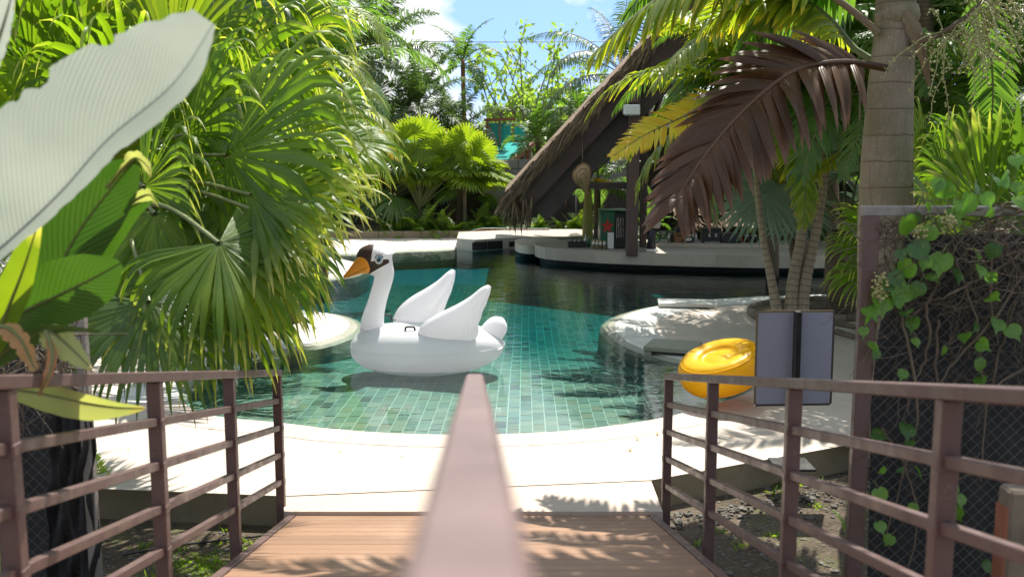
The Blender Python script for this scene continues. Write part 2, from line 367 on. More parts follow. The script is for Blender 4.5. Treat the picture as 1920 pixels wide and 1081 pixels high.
def tile_mat():
    t = NT('green_slate_tile'); k = t.math('FRACT', t.math('ADD', t.orand(), t.irand())); o = t.pos()
    q = t.n('ShaderNodeValToRGB'); t.t.links.new(k, q.inputs[0]); q.color_ramp.interpolation = 'CONSTANT'; e = q.color_ramp.elements
    cols = [(0, (.02, .03, .028)), (.03, (.10, .15, .12)), (.14, (.155, .205, .155)), (.3, (.185, .22, .155)), (.45, (.135, .195, .155)), (.6, (.215, .235, .165)), (.72, (.17, .165, .105)), (.82, (.105, .15, .125)), (.92, (.25, .26, .2))]
    while len(e) < len(cols): e.new(.5)
    for x, (p, c) in zip(e, cols): x.position = p; x.color = (*c, 1)
    c = t.mix(t.math('MULTIPLY', t.noise(t.scale(o, (3, 9, 3)), 3, 5, .6), .55), q.outputs[0], (.16, .19, .13))
    return t.end(t.bsdf(c, .55, 0, t.bump(t.noise(o, 20, 4), .2, .01), .3))
M['tile'] = tile_mat()
M['grout'] = plain('pale_grout', (.42, .46, .38), (.36, .41, .33), .8, world=True)
M['deeptile'] = plain('deep_pool_tile', (.13, .23, .22), (.17, .27, .26), .6, sc=3, world=True)
def water_mat():
    t = NT('pool_water'); o = t.pos()
    yy = t.n('ShaderNodeSeparateXYZ', {0: o}).outputs[1]
    n1 = t.noise(t.scale(o, (1.2, 3.0, 1)), 1.6, 3, .5); n2 = t.noise(t.scale(o, (.8, 2.4, 1)), 6.0, 3, .55)
    h = t.math('ADD', n1, t.math('MULTIPLY', n2, .35))
    b = t.n('ShaderNodeBump', {'Height': h, 'Distance': .08}); t.t.links.new(t.mapr(yy, 8.5, 14, .018, .15), b.inputs['Strength'])
    fr = t.n('ShaderNodeFresnel', {'IOR': 1.33}); t.t.links.new(b.outputs[0], fr.inputs['Normal'])
    gl = t.n('ShaderNodeBsdfGlossy', {'Color': (1, 1, 1), 'Roughness': .015}); t.t.links.new(b.outputs[0], gl.inputs['Normal'])
    tr = t.n('ShaderNodeBsdfTransparent', {'Color': (.93, .985, .965)})
    m = t.n('ShaderNodeMixShader', {0: fr.outputs[0], 1: tr.outputs[0], 2: gl.outputs[0]})
    va = t.n('ShaderNodeVolumeAbsorption', {'Color': (.20, .76, .80), 'Density': 1.7})
    t.t.links.new(va.outputs[0], t.out.inputs['Volume'])
    return t.end(m.outputs[0])
M['water'] = water_mat()
# ------------------------------------------------------------------ ground, terrace, pool
pool_px = [(400,784),(530,797),(640,810),(780,818),(900,819),(1050,813),(1150,802),(1250,786),(1330,764),(1400,741),(1440,722),(1436,706),
  (1390,692),(1330,684),(1280,678),(1235,667),(1195,653),(1165,635),(1152,614),(1178,592),(1245,574),(1330,564),(1450,557),(1600,552),(1760,540),
  (1790,500),(1760,462),(1600,455),(1420,452),(1250,449),(1050,447),(930,451),(880,463),(820,468),(760,470),(700,474),(640,476),(579,470),(500,470),
  (470,475),(500,480),(585,480),(636,487),(666,496),(672,505),(655,515),(620,521),(562,527),(480,535),(430,555),(470,578),(560,583),(618,591),(648,602),(655,613),
  (640,628),(600,643),(540,656),(480,668),(400,690),(352,712),(335,738),(352,765)]
pool = catmull([G(x, y)[:2] for x, y in pool_px], 4, closed=True)
if ((pool[:, 0] * np.roll(pool[:, 1], -1) - np.roll(pool[:, 0], -1) * pool[:, 1]).sum()) < 0: pool = pool[::-1]
pn = np.roll(pool, -1, 0) - np.roll(pool, 1, 0); pn = nrm(np.stack([pn[:, 1], -pn[:, 0]], 1))   # outward normals
def sheet(name, outer, holes, z, mat, keep_in=True, thick=None, extra=None):
    vs, es, o = [], [], 0
    for loop in [outer] + holes:
        n = len(loop); vs += [Vector((p[0], p[1])) for p in loop]; es += [(o + i, o + (i + 1) % n) for i in range(n)]; o += n
    r = delaunay_2d_cdt(vs, es, [], 0, 1e-5)
    V = np.array([v[:] for v in r[0]]); F = np.array(r[2])
    C = V[F].mean(1); ok = inpoly(C[:, 0], C[:, 1], outer)
    for h in holes: ok &= ~inpoly(C[:, 0], C[:, 1], h)
    F = F[ok]; a = V[F[:, 0]]; b = V[F[:, 1]] - a; c = V[F[:, 2]] - a
    flip = (b[:, 0] * c[:, 1] - b[:, 1] * c[:, 0]) < 0; F[flip] = F[flip][:, ::-1]
    mb = MB(); V3 = np.concatenate([V, np.full((len(V), 1), z)], 1)
    mb.add(V3, F.tolist(), V)
    if thick:
        n = len(outer); top = np.array([[p[0], p[1], z] for p in outer]); bot = top - A(0, 0, thick)
        mb.grid(np.stack([top, bot]), None, 1, wrap=True)
    return mb
big = [(-600, -60), (600, -60), (600, 900), (-600, 900)]
tag(sheet('ground', big, [pool + pn * .2], -.21, None).build('ground', M['soil'], smooth=False), kind='structure')
edge_px = [(180, 920), (529, 934), (1221, 904), (1600, 836)]
front = [G(x, y)[:2] for x, y in edge_px]
terr = [(-14, 7.55), (-4.5, 7.35)] + [tuple(p) for p in front] + [(4.2, 8.9), (7.5, 10.6), (16, 13), (26, 16), (26, 27.2), (12, 27.4), (-2, 27.4), (-14, 27.2), (-14, 15)]
to = sheet('terrace', terr, [pool], .02, None, thick=.26).build('terrace', [M['terrace'], M['kerb']], smooth=False)
tag(to, kind='structure')
# coping: one stone after another round the pool, and a sloping wet edge below them
L = np.linalg.norm(np.roll(pool, -1, 0) - pool, axis=1); cum = np.concatenate([[0], np.cumsum(L)])
def along(s):
    s = s % cum[-1]; i = min(int(np.searchsorted(cum, s, 'right')) - 1, len(pool) - 1); t = (s - cum[i]) / L[i]; j = (i + 1) % len(pool)
    return pool[i] * (1 - t) + pool[j] * t, nrm(pn[i] * (1 - t) + pn[j] * t)
SW = cum[-1]
nst = 0; s = 0.0
rest = MB()
while s < SW:
    p0, n0 = along(s)
    st = .30 if p0[1] < 16 else .6
    wd = .36 if p0[1] < 9.7 and abs(p0[0]) < 3.2 else .55
    p1, n1 = along(s + st - .004)
    q = [(p0, 0), (p1, 0), (p1 + n1 * wd, 0), (p0 + n0 * wd, 0)]
    top = np.array([[*a, .02 + .003 + rng.uniform(0, .002)] for a, _ in q]); bot = top - A(0, 0, .05)
    hero = nst < 300 and p0[1] < 27
    mb = MB() if hero else rest
    mb.add(np.concatenate([top, bot]), [(0, 1, 2, 3), (0, 4, 5, 1), (1, 5, 6, 2), (2, 6, 7, 3), (3, 7, 4, 0)], np.concatenate([top[:, :2], bot[:, :2]]))
    if hero:
        isl = p0[1] > 9.9
        mb.build('coping_stone', M['coping_w'] if isl else M['coping'], to, loc=(*((p0 + p1) / 2), .02), smooth=False); nst += 1
    s += st
if rest.n: tag(rest.build('coping_row', M['coping_w'], to, smooth=False), kind='stuff')
isl = np.clip((pool[:, 1] - 9.7) * 2, 0, 1)[:, None]
r0 = np.c_[pool, np.full(len(pool), .0215)]; r1 = np.c_[pool - pn * (.03 + .17 * isl), -.03 + .012 * isl]; r2 = np.c_[pool - pn * (.05 + .17 * isl), -.10 - .03 * isl]; r3 = np.c_[pool - pn * (.05 + .18 * isl), np.full(len(pool), -1.7)]
mb = MB(); mb.grid(np.stack([r0, r1, r2]), None, 0, wrap=True); mb.grid(np.stack([r2, r3]), None, 1, wrap=True)
pw = mb.build('pool_wall', [M['coping_g'], M['deeptile']], smooth=False); tag(pw, kind='structure')
def depth(x, y):
    d = np.clip((y - 10.9) / 4.5, 0, 1); d = d * d * (3 - 2 * d)
    return .04 + np.clip(y - 8.5, 0, 4) * .028 + .26 * d
TX, TY = .118, .212
x = np.arange(-14, 16, .4); y = np.arange(8.3, 28.2, .4)
gx, gy = np.meshgrid(x, y)
mb = MB(); pts = np.stack([gx, gy, -depth(gx, gy) - .005], -1)
cells = []; C = len(x); inn = inpoly(gx, gy, pool + pn * .35)
for i in range(len(y) - 1):
    for j in range(C - 1):
        if inn[i, j] or inn[i + 1, j] or inn[i, j + 1] or inn[i + 1, j + 1]: a = i * C + j; cells.append((a, a + 1, a + 1 + C, a + C))
mb.add(pts, cells)
mb.mi = [0 if mb.v[0][f[0]][1] < 20.6 else 1 for f in mb.f]
pf = mb.build('pool_floor', [M['grout'], M['deeptile']]); tag(pf, kind='structure')
tiles = []
for j, xx in enumerate(np.arange(-8, 9, TX)):
    off = (j * .5 + .17 * math.sin(j * 3.7)) * TY
    for yy in np.arange(8.4, 21, TY): tiles.append((xx + yy * .012, yy + off % TY))
tiles = np.array(tiles); tiles = tiles[inpoly(tiles[:, 0], tiles[:, 1], pool - pn * .06)]
scr = np.abs((tiles[:, 0] + .3) / tiles[:, 1] * FPX) + (tiles[:, 1] - 8.5) * 95
tiles = tiles[np.argsort(scr)]
tm = []
hx, hy = TX / 2 - .005, TY / 2 - .005
def tile_add(mb, cx, cy):
    c = np.array([[cx - hx, cy - hy], [cx + hx, cy - hy], [cx + hx, cy + hy], [cx - hx, cy + hy]])
    z = -depth(c[:, 0], c[:, 1]) + rng.uniform(-.002, .002); t = np.c_[c, z]; b = t - A(0, 0, .02)
    mb.add(np.concatenate([t, b]), [(0, 1, 2, 3), (0, 4, 5, 1), (1, 5, 6, 2), (2, 6, 7, 3), (3, 7, 4, 0)], np.concatenate([c, c]))
for cx, cy in tiles[:300]:
    mb = MB(); tile_add(mb, cx, cy); mb.build('tile', M['tile'], pf, loc=(cx, cy, -depth(cx, cy)), smooth=False)
mb = MB()
for cx, cy in tiles[300:]: tile_add(mb, cx, cy)
tag(mb.build('tile_field', M['tile'], pf, smooth=False), kind='stuff')
wo = pool + pn * .07
mb = sheet('pool_water', [tuple(p) for p in wo], [], 0.0, None)
top = np.c_[wo, np.zeros(len(wo))]; bot = np.c_[wo, np.full(len(wo), -1.9)]
mb.grid(np.stack([top, bot]), None, 0, wrap=True)
m2 = sheet('b', [tuple(p) for p in wo], [], -1.9, None); mb.add(m2.v[0], [tuple(reversed(f)) for f in m2.f])
bm = bmesh.new(); wme = mb.build('pool_water', M['water'], smooth=False, link=False); bm.from_mesh(wme)
bmesh.ops.remove_doubles(bm, verts=bm.verts[:], dist=.0005); bmesh.ops.recalc_face_normals(bm, faces=bm.faces[:]); bm.to_mesh(wme); bm.free()
tag(obj('pool_water', wme), kind='structure')

# ------------------------------------------------------------------ ramp with planks, side rails, middle handrail
D = ray(897, 685); D = D / D[1]; D2 = ray(892, 649); D2 = D2 / D2[1]                       # downhill direction, per metre forward
LT, RT = P(519, 698, 6.6), P(1254, 705, 6.6)
def railpt(base, Y): return base + D * (Y - 6.6)
dl0, dr0 = P(553, 956, 6.68), P(1219, 956, 6.68)
def deckpt(base, Y): return base + D * (Y - 6.68)
ramp = thing('ramp', deckpt((dl0 + dr0) / 2, 6.6), 'sloping walkway of reddish brown boards leading down to the pool', 'ramp')
pm = None; Yd = 6.665; PL = .142
side = nrm(dr0 - dl0); upd = nrm(np.cross(side, nrm(D)))
while Yd > 1.2:
    a, b = deckpt(dl0, Yd - PL / 2) + side * .055, deckpt(dr0, Yd - PL / 2) - side * .055
    mb = MB(); X = nrm(b - a); Yv = nrm(np.cross(upd, X))
    mb.box((0, 0, 0), (np.linalg.norm(b - a), PL * 1.02 - .007, .025), bev=.003, M=np.stack([X, Yv, upd], 1))
    c = (a + b) / 2 - upd * (.0125 + rng.uniform(0, .001))
    if pm is None: pm = mb.build('plank', M['plank'], smooth=False, link=False)
    obj('plank', pm, ramp, c); Yd -= PL
for base, sg in ((dl0, 1), (dr0, -1)):
    mb = MB(); a, b = deckpt(base, 6.69) + side * sg * .025, deckpt(base, 1.2) + side * sg * .025
    mb.beam(a - upd * .10, b - upd * .10, .05, .21, up=upd, bev=.004); mb.build('side_beam', M['steel'], ramp, smooth=False)
def side_rail(name, T0, posts, label, nearY):
    r = thing(name, T0 - A(0, 0, .98), label, 'railing')
    for i, Yp in enumerate(posts):
        mb = MB(); t = railpt(T0, Yp); mb.box(t - A(0, 0, .56), (.058, .05, 1.08), bev=.003); po = mb.build('post', M['steel'], r, loc=t - A(0, 0, 1.0), smooth=False)
        for h in (.195, .385, .575, .765):
            mb = MB(); mb.box(t - A(0, 0, h + .004), (.064, .056, .044), bev=.006); mb.build('weld_collar', M['steel'], po, loc=t - A(0, 0, h), smooth=False)
    mb = MB(); a, b = railpt(T0, posts[0] + .03), railpt(T0, nearY)
    mb.beam(a, b, .066, .042, bev=.004); mb.build('top_rail', M['steel'], r, loc=a, smooth=False)
    ps = list(posts) + [nearY]
    for h in (.195, .385, .575, .765):
        for k in range(len(ps) - 1):
            a, b = railpt(T0, ps[k] - .024) - A(0, 0, h), railpt(T0, ps[k + 1] + .024) - A(0, 0, h)
            if k == len(ps) - 2: b = railpt(T0, nearY) - A(0, 0, h)
            mb = MB(); mb.beam(a, b, .034, .036, bev=.003); mb.build('lower_rail', M['steel'], r, loc=a, smooth=False)
    return r
side_rail('side_railing', LT, (6.6, 5.33, 4.10, 2.79, 1.6), 'brown steel railing on the banana plant side of the ramp', 1.0)
side_rail('side_railing', RT, (6.6, 5.35, 3.97, 2.66, 1.35), 'brown steel railing on the side of the ramp with the yellow float', .8)
hr = thing('handrail', P(890, 1000, 3.0), 'pinkish brown handrail running down the middle of the ramp', 'handrail')
e = P(890, 701, 3.12)
def hpt(Y): return e + D2 * (Y - 3.12)
mb = MB(); mb.beam(hpt(3.12) - A(0, 0, .02), hpt(.16) - A(0, 0, .02), .055, .04, bev=.006); mb.build('top_rail', M['rail_top'], hr, loc=e, smooth=False)
for Yp in (3.08, 1.75):
    mb = MB(); t = hpt(Yp) - A(0, 0, .042); mb.box(t - A(0, 0, .46), (.04, .04, .92), bev=.003); mb.build('post', M['steel'], hr, loc=t, smooth=False)
# landing slab between ramp and terrace
lp = [G(533, 957, .07), G(1243, 957, .07), G(1221, 902.5, .012), G(529, 932.5, .012)]
lp[0][2] = lp[1][2] = .066; lp[2][2] = lp[3][2] = .0185
lp = np.array(lp); mb = MB(); bt = lp - A(0, 0, .3)
mb.add(np.concatenate([lp, bt]), [(0, 1, 2, 3), (0, 4, 5, 1), (1, 5, 6, 2), (2, 6, 7, 3), (3, 7, 4, 0)], np.concatenate([lp[:, :2]] * 2))
tag(mb.build('landing_slab', M['landing'], smooth=False), kind='structure')
# step boxes at the shore on the right
for (px, py, w_, d_, h_, rot, lab) in ((1262, 662, .62, .55, .12, -.35, 'hollow stone step box at the pool edge beside the yellow float'), (1285, 576, .85, .5, .10, -.1, 'low pale stone step at the far tip of the paved island')):
    c = G(px, py, 0); mb = MB(); t = thing('stone_step', c, lab, 'step')
    mb.box(c + A(0, 0, h_ - .03), (w_, d_, .06), rot=rot, bev=.008)
    mb.build('tread', M['coping_g'] if rot < -.2 else M['coping_w'], t, loc=c, smooth=False)
    q, r = math.cos(rot), math.sin(rot)
    for sx in (-1, 1):
        mb = MB(); o = A(q * sx * (w_ / 2 - .05), r * sx * (w_ / 2 - .05), 0); mb.box(c + o + A(0, 0, -.12), (.09, d_ - .02, .36), rot=rot, bev=.005); mb.build('support', M['coping_g'], t, loc=c + o, smooth=False)
    mb = MB(); mb.box(c + A(-r * .12, q * .12, -.12), (w_ - .19, d_ * .4, .36), rot=rot); mb.build('riser', M['kerb'], t, loc=c, smooth=False)
# loose stones and small weeds in the soil
mb = MB(); ico = bmesh.new(); bmesh.ops.create_icosphere(ico, subdivisions=1, radius=1); iv = np.array([v.co[:] for v in ico.verts]); fi = [[v.index for v in f.verts] for f in ico.faces]; ico.free()
def stones(n, fx, zb, smin, smax):
    for _ in range(n):
        x_, y_ = fx(); s_ = rng.uniform(smin, smax) * (1 if rng.random() < .93 else 2.0)
        mb.add(iv * (1 + rng.uniform(-.25, .25, iv.shape)) * A(s_ * rng.uniform(.7, 1.5), s_ * rng.uniform(.7, 1.5), s_ * .6) + A(x_, y_, zb + s_ * .15), fi)
stones(2600, lambda: (rng.uniform(1.15, 3.6), rng.uniform(3.6, 8.2)), -.21, .005, .015)
stones(400, lambda: (lambda t, o: (1.15 + t * 2.4, 7.1 + t * .98 - o))(rng.random(), abs(rng.normal(0, .15))), -.20, .008, .022)
stones(900, lambda: (rng.uniform(-4.2, -1.5), rng.uniform(4.2, 7.3)), -.21, .006, .018)
tag(mb.build('gravel', M['stone'], smooth=False), kind='stuff')
# ------------------------------------------------------------------ leaf shapes
DOWN = A(0, 0, -1)
def ribbons(base, dirs, cross, length, width, ts, wprof, droop, dprof, fold=.12, twist=None, wave=0.0):
    """n leaf blades bent by their own weight; -> (n,K,3,3)"""
    n, K = len(base), len(ts); pos = np.array(base, float); outp = np.zeros((n, K, 3, 3)); cr = nrm(cross)
    length = np.broadcast_to(length, (n,)); width = np.broadcast_to(width, (n,)); droop = np.broadcast_to(droop, (n,))
    prev = ts[0]; d = nrm(dirs)
    for k in range(K):
        dk = nrm(dirs + DOWN * (droop * dprof[k])[:, None]) if k else d
        pos = pos + dk * (length * (ts[k] - prev))[:, None]; prev = ts[k]
        ck = nrm(cr - dk * (cr * dk).sum(1, keepdims=True)); nk = np.cross(ck, dk)
        if twist is not None:
            a = (twist * ts[k])[:, None]; ck, nk = ck * np.cos(a) + nk * np.sin(a), nk * np.cos(a) - ck * np.sin(a)
        w2 = (width * wprof[k] / 2)[:, None]
        if wave: pos = pos + nk * (w2 * wave * rng.normal(0, 1, (n, 1)))
        outp[:, k, 0] = pos - ck * w2; outp[:, k, 1] = pos - nk * w2 * 2 * fold; outp[:, k, 2] = pos + ck * w2
    return outp
def add_ribbons(mb, rb, ts, mi=0, thin=False, v0=0.0):
    n, K = rb.shape[:2]
    if thin: rb = rb[:, :, [0, 2]]
    C = rb.shape[2]; u = np.linspace(0, 1, C); vv = np.asarray(ts)
    uv = np.stack([np.broadcast_to(u, (n, K, C)), np.broadcast_to(vv[None, :, None] * (1 - v0) + v0, (n, K, C))], -1)
    f = []
    for i in range(n):
        o = i * K * C
        for k in range(K - 1):
            for j in range(C - 1): a = o + k * C + j; f.append((a, a + 1, a + 1 + C, a + C))
    mb.add(rb, f, uv, mi)
def fan(mb, hub, axis, normal, R, n=40, span=R_(250), split=.5, droop=1.2, seed=0, fold=.16, cup=.15, mi=0, hi=True, tipcurl=None):
    r = np.random.default_rng(seed); ax = nrm(axis); N = nrm(np.asarray(normal) - ax * np.dot(normal, ax)); Sd = np.cross(N, ax)
    a = (np.arange(n) + .5) / n * span - span / 2; a = a + r.normal(0, .012, n)
    bend = -cup * (1 - np.cos(a)) + r.normal(0, .03, n)
    d = np.cos(a)[:, None] * ax + np.sin(a)[:, None] * Sd + N * bend[:, None]
    cr = -np.sin(a)[:, None] * ax + np.cos(a)[:, None] * Sd
    ln = R * (1 - .18 * np.abs(a / (span / 2)) ** 2) * r.uniform(.92, 1.06, n)
    if hi: ts = np.array([.03, .22, split * .85, split, split + (1 - split) * .25, split + (1 - split) * .45, split + (1 - split) * .6, split + (1 - split) * .73, split + (1 - split) * .86, 1.])
    else: ts = np.array([.03, .3, split, .75, .9, 1.])
    wm = 2 * R * split * math.tan(span / n / 2) * 1.04
    wp = np.where(ts <= split, ts / split, np.clip(1 - ((ts - split) / (1 - split)) ** 1.5, .02, 1) ** (1.0 if hi else .8))
    dp = np.clip((ts - split * .9) / (1 - split * .9), 0, 1) ** (2.4 if hi else 1.6)
    rb = ribbons(np.broadcast_to(np.asarray(hub, float), (n, 3)) + d * R * .03, d, cr, ln, wm, ts, wp, droop * (2.6 if hi else 1) * r.uniform(.3, 1.6, n), dp, fold, twist=r.normal(0, .5, n) * (1 if hi else .3))
    add_ribbons(mb, rb, ts, mi)
def leaflets(rach, n, lenf, width, fwd, vee, droop, seed=0, plumose=0., t0=.12, t1=1.0, hi=False, both=(1, -1), irr=.05, tw=.3, upv=(0, 0, 1)):
    """leaflets along a frond's midrib -> list of (ribbons, ts, parameter)"""
    r = np.random.default_rng(seed); K = len(rach); T = nrm(np.gradient(rach, axis=0))
    res = []
    ts = np.array([0, .12, .35, .6, .8, .92, 1.]) if hi else np.array([0, .25, .6, 1.])
    wp = np.array([.35, .9, 1., .85, .55, .25, .03]) if hi else np.array([.45, 1., .8, .04])
    for sg in both:
        tt = t0 + (t1 - t0) * (np.arange(n) + .5) / n + r.normal(0, .25 / n, n); tt = np.clip(tt, 0, 1); q = tt * (K - 1); i = np.clip(q.astype(int), 0, K - 2); fr = (q - i)[:, None]
        p = rach[i] * (1 - fr) + rach[i + 1] * fr; tg = nrm(T[i] * (1 - fr) + T[i + 1] * fr)
        up = np.broadcast_to(nrm(A(*upv)), tg.shape); up = nrm(up - tg * (up * tg).sum(1, keepdims=True)); sd = np.cross(tg, up) * sg
        f_ = (fwd + (1 - fwd) * .75 * tt ** 3)[:, None] if np.isscalar(fwd) else fwd(tt)[:, None]
        el = vee + r.normal(0, irr, n) + (r.choice([-1, 0, 1], n) * plumose)
        lat = sd * np.cos(el)[:, None] + up * np.sin(el)[:, None]
        d = nrm(lat * np.sqrt(np.maximum(0, 1 - f_ ** 2)) + tg * f_)
        cr = nrm(tg - d * (tg * d).sum(1, keepdims=True))
        ln = np.array([lenf(x) for x in tt]) * r.uniform(.9, 1.08, n)
        rb = ribbons(p, d, cr * sg, ln, width * (.6 + .4 * np.array([lenf(x) for x in tt]) / max(lenf(.4), 1e-3)), ts, wp, droop * r.uniform(.75, 1.3, n), ts ** 1.3, .14, twist=r.normal(0, tw, n))
        res.append((rb, ts, tt))
    return res
def feather(mb, rach, n, lenf, width, fwd=.45, vee=.35, droop=.7, seed=0, plumose=0., rad=.018, t0=.12, hi=False, mi=0, rmi=1, thin=True, irr=.06, upv=(0, 0, 1)):
    for rb, ts, tt in leaflets(rach, n, lenf, width, fwd, vee, droop, seed, plumose, t0, hi=hi, irr=irr, upv=upv): add_ribbons(mb, rb, ts, mi, thin and not hi)
    K = len(rach); mb.tube(rach, np.linspace(rad, rad * .25, K), 5, rmi, caps=False)
def arc_rachis(L, e0, b, p=1.3, K=14):
    t = np.linspace(0, 1, K); ang = e0 - b * t ** p; dx, dz = np.cos(ang), np.sin(ang); h = L / (K - 1)
    x = np.concatenate([[0], np.cumsum((dx[1:] + dx[:-1]) / 2 * h)]); z = np.concatenate([[0], np.cumsum((dz[1:] + dz[:-1]) / 2 * h)])
    return np.stack([x, np.zeros(K), z], 1)
def blade(mb, mid, wl, wr, side, K=40, C=7, fold=.25, ripple=.0, seed=0, mi=0, tears=0, up=None, qmin=0):
    """a broad leaf: midrib through the points, half widths along it"""
    r = np.random.default_rng(seed); m = catmull(mid, max(2, K // (len(mid) - 1))); K = len(m); t = np.linspace(0, 1, K); T = nrm(np.gradient(m, axis=0))
    wl_ = np.interp(t, np.linspace(0, 1, len(wl)), wl); wr_ = np.interp(t, np.linspace(0, 1, len(wr)), wr)
    k_ = np.ones(5) / 5; sm = lambda q: np.convolve(np.pad(q, 2, 'edge'), k_, 'valid')
    wl_, wr_ = sm(wl_), sm(wr_)
    sdv = np.broadcast_to(np.asarray(side, float), (K, 3)); sdv = nrm(sdv - T * (sdv * T).sum(1, keepdims=True)); N = np.cross(sdv, T)
    s = np.linspace(-1, 1, 2 * C + 1); pts = np.zeros((K, len(s), 3)); uv = np.zeros((K, len(s), 2))
    ph = r.uniform(0, 6, 3)
    for j, q in enumerate(s):
        ww = (wl_ if q < 0 else wr_) * abs(q)
        nz = ripple * abs(q) * (np.sin(t * 23 + ph[0]) + .6 * np.sin(t * 51 + ph[1] + q)) * (wl_ + wr_) * .5
        if tears: ww = ww * (1 - np.clip(np.abs(q) - .7, 0, 1) * tears * np.clip(np.sin(t * 40 + ph[2]) + np.sin(t * 97) * .7, 0, 1) * 1.5)
        pts[:, j] = m + sdv * (np.sign(q) * ww)[:, None] * math.cos(fold * (1 - .4 * abs(q))) + N * (ww * math.sin(fold) * (1 - .45 * abs(q)) + nz)[:, None]
        uv[:, j, 0] = t * 1.0 - abs(q) * .25; uv[:, j, 1] = t
    # u carries the side veins, v the length
    if qmin:
        h = s <= -qmin; mb.grid(pts[:, h], uv[:, h], mi); h = s >= qmin; mb.grid(pts[:, h], uv[:, h], mi)
    else: mb.grid(pts, uv, mi)
    return m
# ------------------------------------------------------------------ back wall, hut, far buildings
YW = 31.0
wall = thing('block_wall', (5, YW, 0), 'grey concrete block wall with a dark shade net hung over it behind the pool', 'wall')
bw, bh = .80, .30; bmesh_ = None
for r_ in range(7):
    for c_ in range(-4, 30):
        x_ = -5 + c_ * bw + (r_ % 2) * bw / 2
        if bmesh_ is None:
            mb = MB(); mb.box((0, 0, 0), (bw - .015, .18, bh - .015), bev=.008); bmesh_ = mb.build('block', M['block'], smooth=False, link=False)
        obj('block', bmesh_, wall, (x_, YW + rng.uniform(-.004, .004), .02 + bh / 2 + r_ * bh))
mb = MB(); mb.box((3.0, YW + .05, 1.06), (28, .10, 2.1)); mb.build('mortar', M['block'], wall, smooth=False)
def net(name, px, parent, amp=.05, mat='net', Y=YW - .25, seed=0, cols=40, rows=10, ytop=None):
    r = np.random.default_rng(seed); (x0, x1), tops, bots = px; g = np.zeros((rows, cols, 3))
    for j in range(cols):
        t = j / (cols - 1); xx = x0 + (x1 - x0) * t
        yt = np.interp(t, np.linspace(0, 1, len(tops)), tops); yb = np.interp(t, np.linspace(0, 1, len(bots)), bots)
        for i in range(rows): g[i, j] = P(xx, yt + (yb - yt) * i / (rows - 1), Y) + A(0, amp * math.sin(j * .8 + i * .35 + seed) * (.4 + .6 * i / rows) + r.normal(0, amp * .2), 0)
    mb = MB(); mb.grid(g); mb.grid((g + A(0, .012, 0))[::-1])
    return mb.build(name, M[mat], parent, loc=g[0, 0])
net('shade_net', ((560, 905), (306, 304), (446, 446)), wall, seed=1)
net('shade_net', ((905, 1215), (388, 368, 350, 350), (448, 446)), wall, .09, seed=2)
net('shade_net', ((1205, 1640), (300, 300), (448, 446)), wall, .06, seed=3)
for px in (740, 905, 1080):
    mb = MB(); a, b = P(px, 446, YW - .45), P(px, 306, YW - .45); mb.tube([a, b], .03, 8); mb.build('wall_post', M['galv'], wall, loc=a)
hut = thing('turquoise_hut', P(950, 300, 33), 'turquoise sheet metal hut with rust red timbers beyond the wall', 'hut')
def quad(mb, pts, th=.03, mi=0):
    p = np.array(pts, float); n_ = nrm(np.cross(p[1] - p[0], p[3] - p[0])); q = p - n_ * th
    mb.add(np.concatenate([p, q]), [(0, 1, 2, 3), (7, 6, 5, 4), (0, 4, 5, 1), (1, 5, 6, 2), (2, 6, 7, 3), (3, 7, 4, 0)], np.concatenate([p[:, :2]] * 2), mi)
def corrugated(mb, a, b, c, d, n=34, amp=.03, th=.02):
    a, b, c, d = [np.asarray(q, float) for q in (a, b, c, d)]; nn = nrm(np.cross(b - a, d - a)); g = np.zeros((2, n * 2 + 1, 3))
    for j in range(n * 2 + 1):
        t = j / (n * 2); o = nn * amp * (1 if j % 2 else 0); g[0, j] = a + (b - a) * t + o; g[1, j] = d + (c - d) * t + o
    mb.grid(g); mb.grid((g - nn * th)[::-1])
mb = MB(); corrugated(mb, P(880, 308, 32.6), P(955, 308, 32.6), P(1002, 268, 35), P(912, 268, 35)); mb.build('roof_sheet', M['cyan'], hut, smooth=False)
mb = MB(); corrugated(mb, P(916, 268, 34.2), P(958, 268, 34.2), P(958, 231, 34.2), P(916, 231, 34.2), 12); mb.build('wall_sheet', M['cyan'], hut, smooth=False)
mb = MB(); corrugated(mb, P(965, 262, 35), P(985, 262, 35), P(985, 238, 35), P(965, 238, 35), 8); mb.build('wall_sheet', M['cyan'], hut, smooth=False)
for px, y0, y1, YY in ((937, 226, 270, 34.0), (914, 226, 300, 34.0), (960, 224, 300, 34.0), (990, 262, 306, 34)):
    mb = MB(); mb.beam(P(px, y1, YY), P(px, y0, YY), .09, .09); mb.build('timber_post', M['orange_w'] if px != 937 else M['wood'], hut, smooth=False)
mb = MB(); mb.beam(P(908, 225, 34.05), P(966, 223, 34.05), .1, .1); mb.build('timber_beam', M['orange_w'], hut, smooth=False)
mb = MB(); mb.beam(P(917, 236, 33.9), P(933, 270, 33.9), .08, .06); mb.build('brace', M['wood'], hut, smooth=False)
mb = MB(); mb.beam(P(955, 306, 32.7), P(1004, 266, 35.0), .1, .16); mb.build('timber_beam', M['orange_w'], hut, smooth=False)
bld = thing('pale_building', P(1120, 290, 40), 'pale rendered building with rust red fascia behind the thatched bar', 'building')
mb = MB(); c = P(1130, 275, 40); mb.box((c[0], 42.5, 1.9), (9, 5, 4.0)); mb.build('wall', M['palewall'], bld, smooth=False)
mb = MB(); mb.box((c[0], 39.9, 2.0), (9.1, .14, .34)); mb.build('fascia', M['orange_w'], bld, smooth=False)
mb = MB(); mb.box((c[0], 39.9, 3.95), (9.2, .3, .18)); mb.build('parapet', M['palewall'], bld, smooth=False)
h2 = thing('turquoise_shed', P(1245, 212, 45), 'small turquoise roofed shed glimpsed behind the bar column', 'shed')
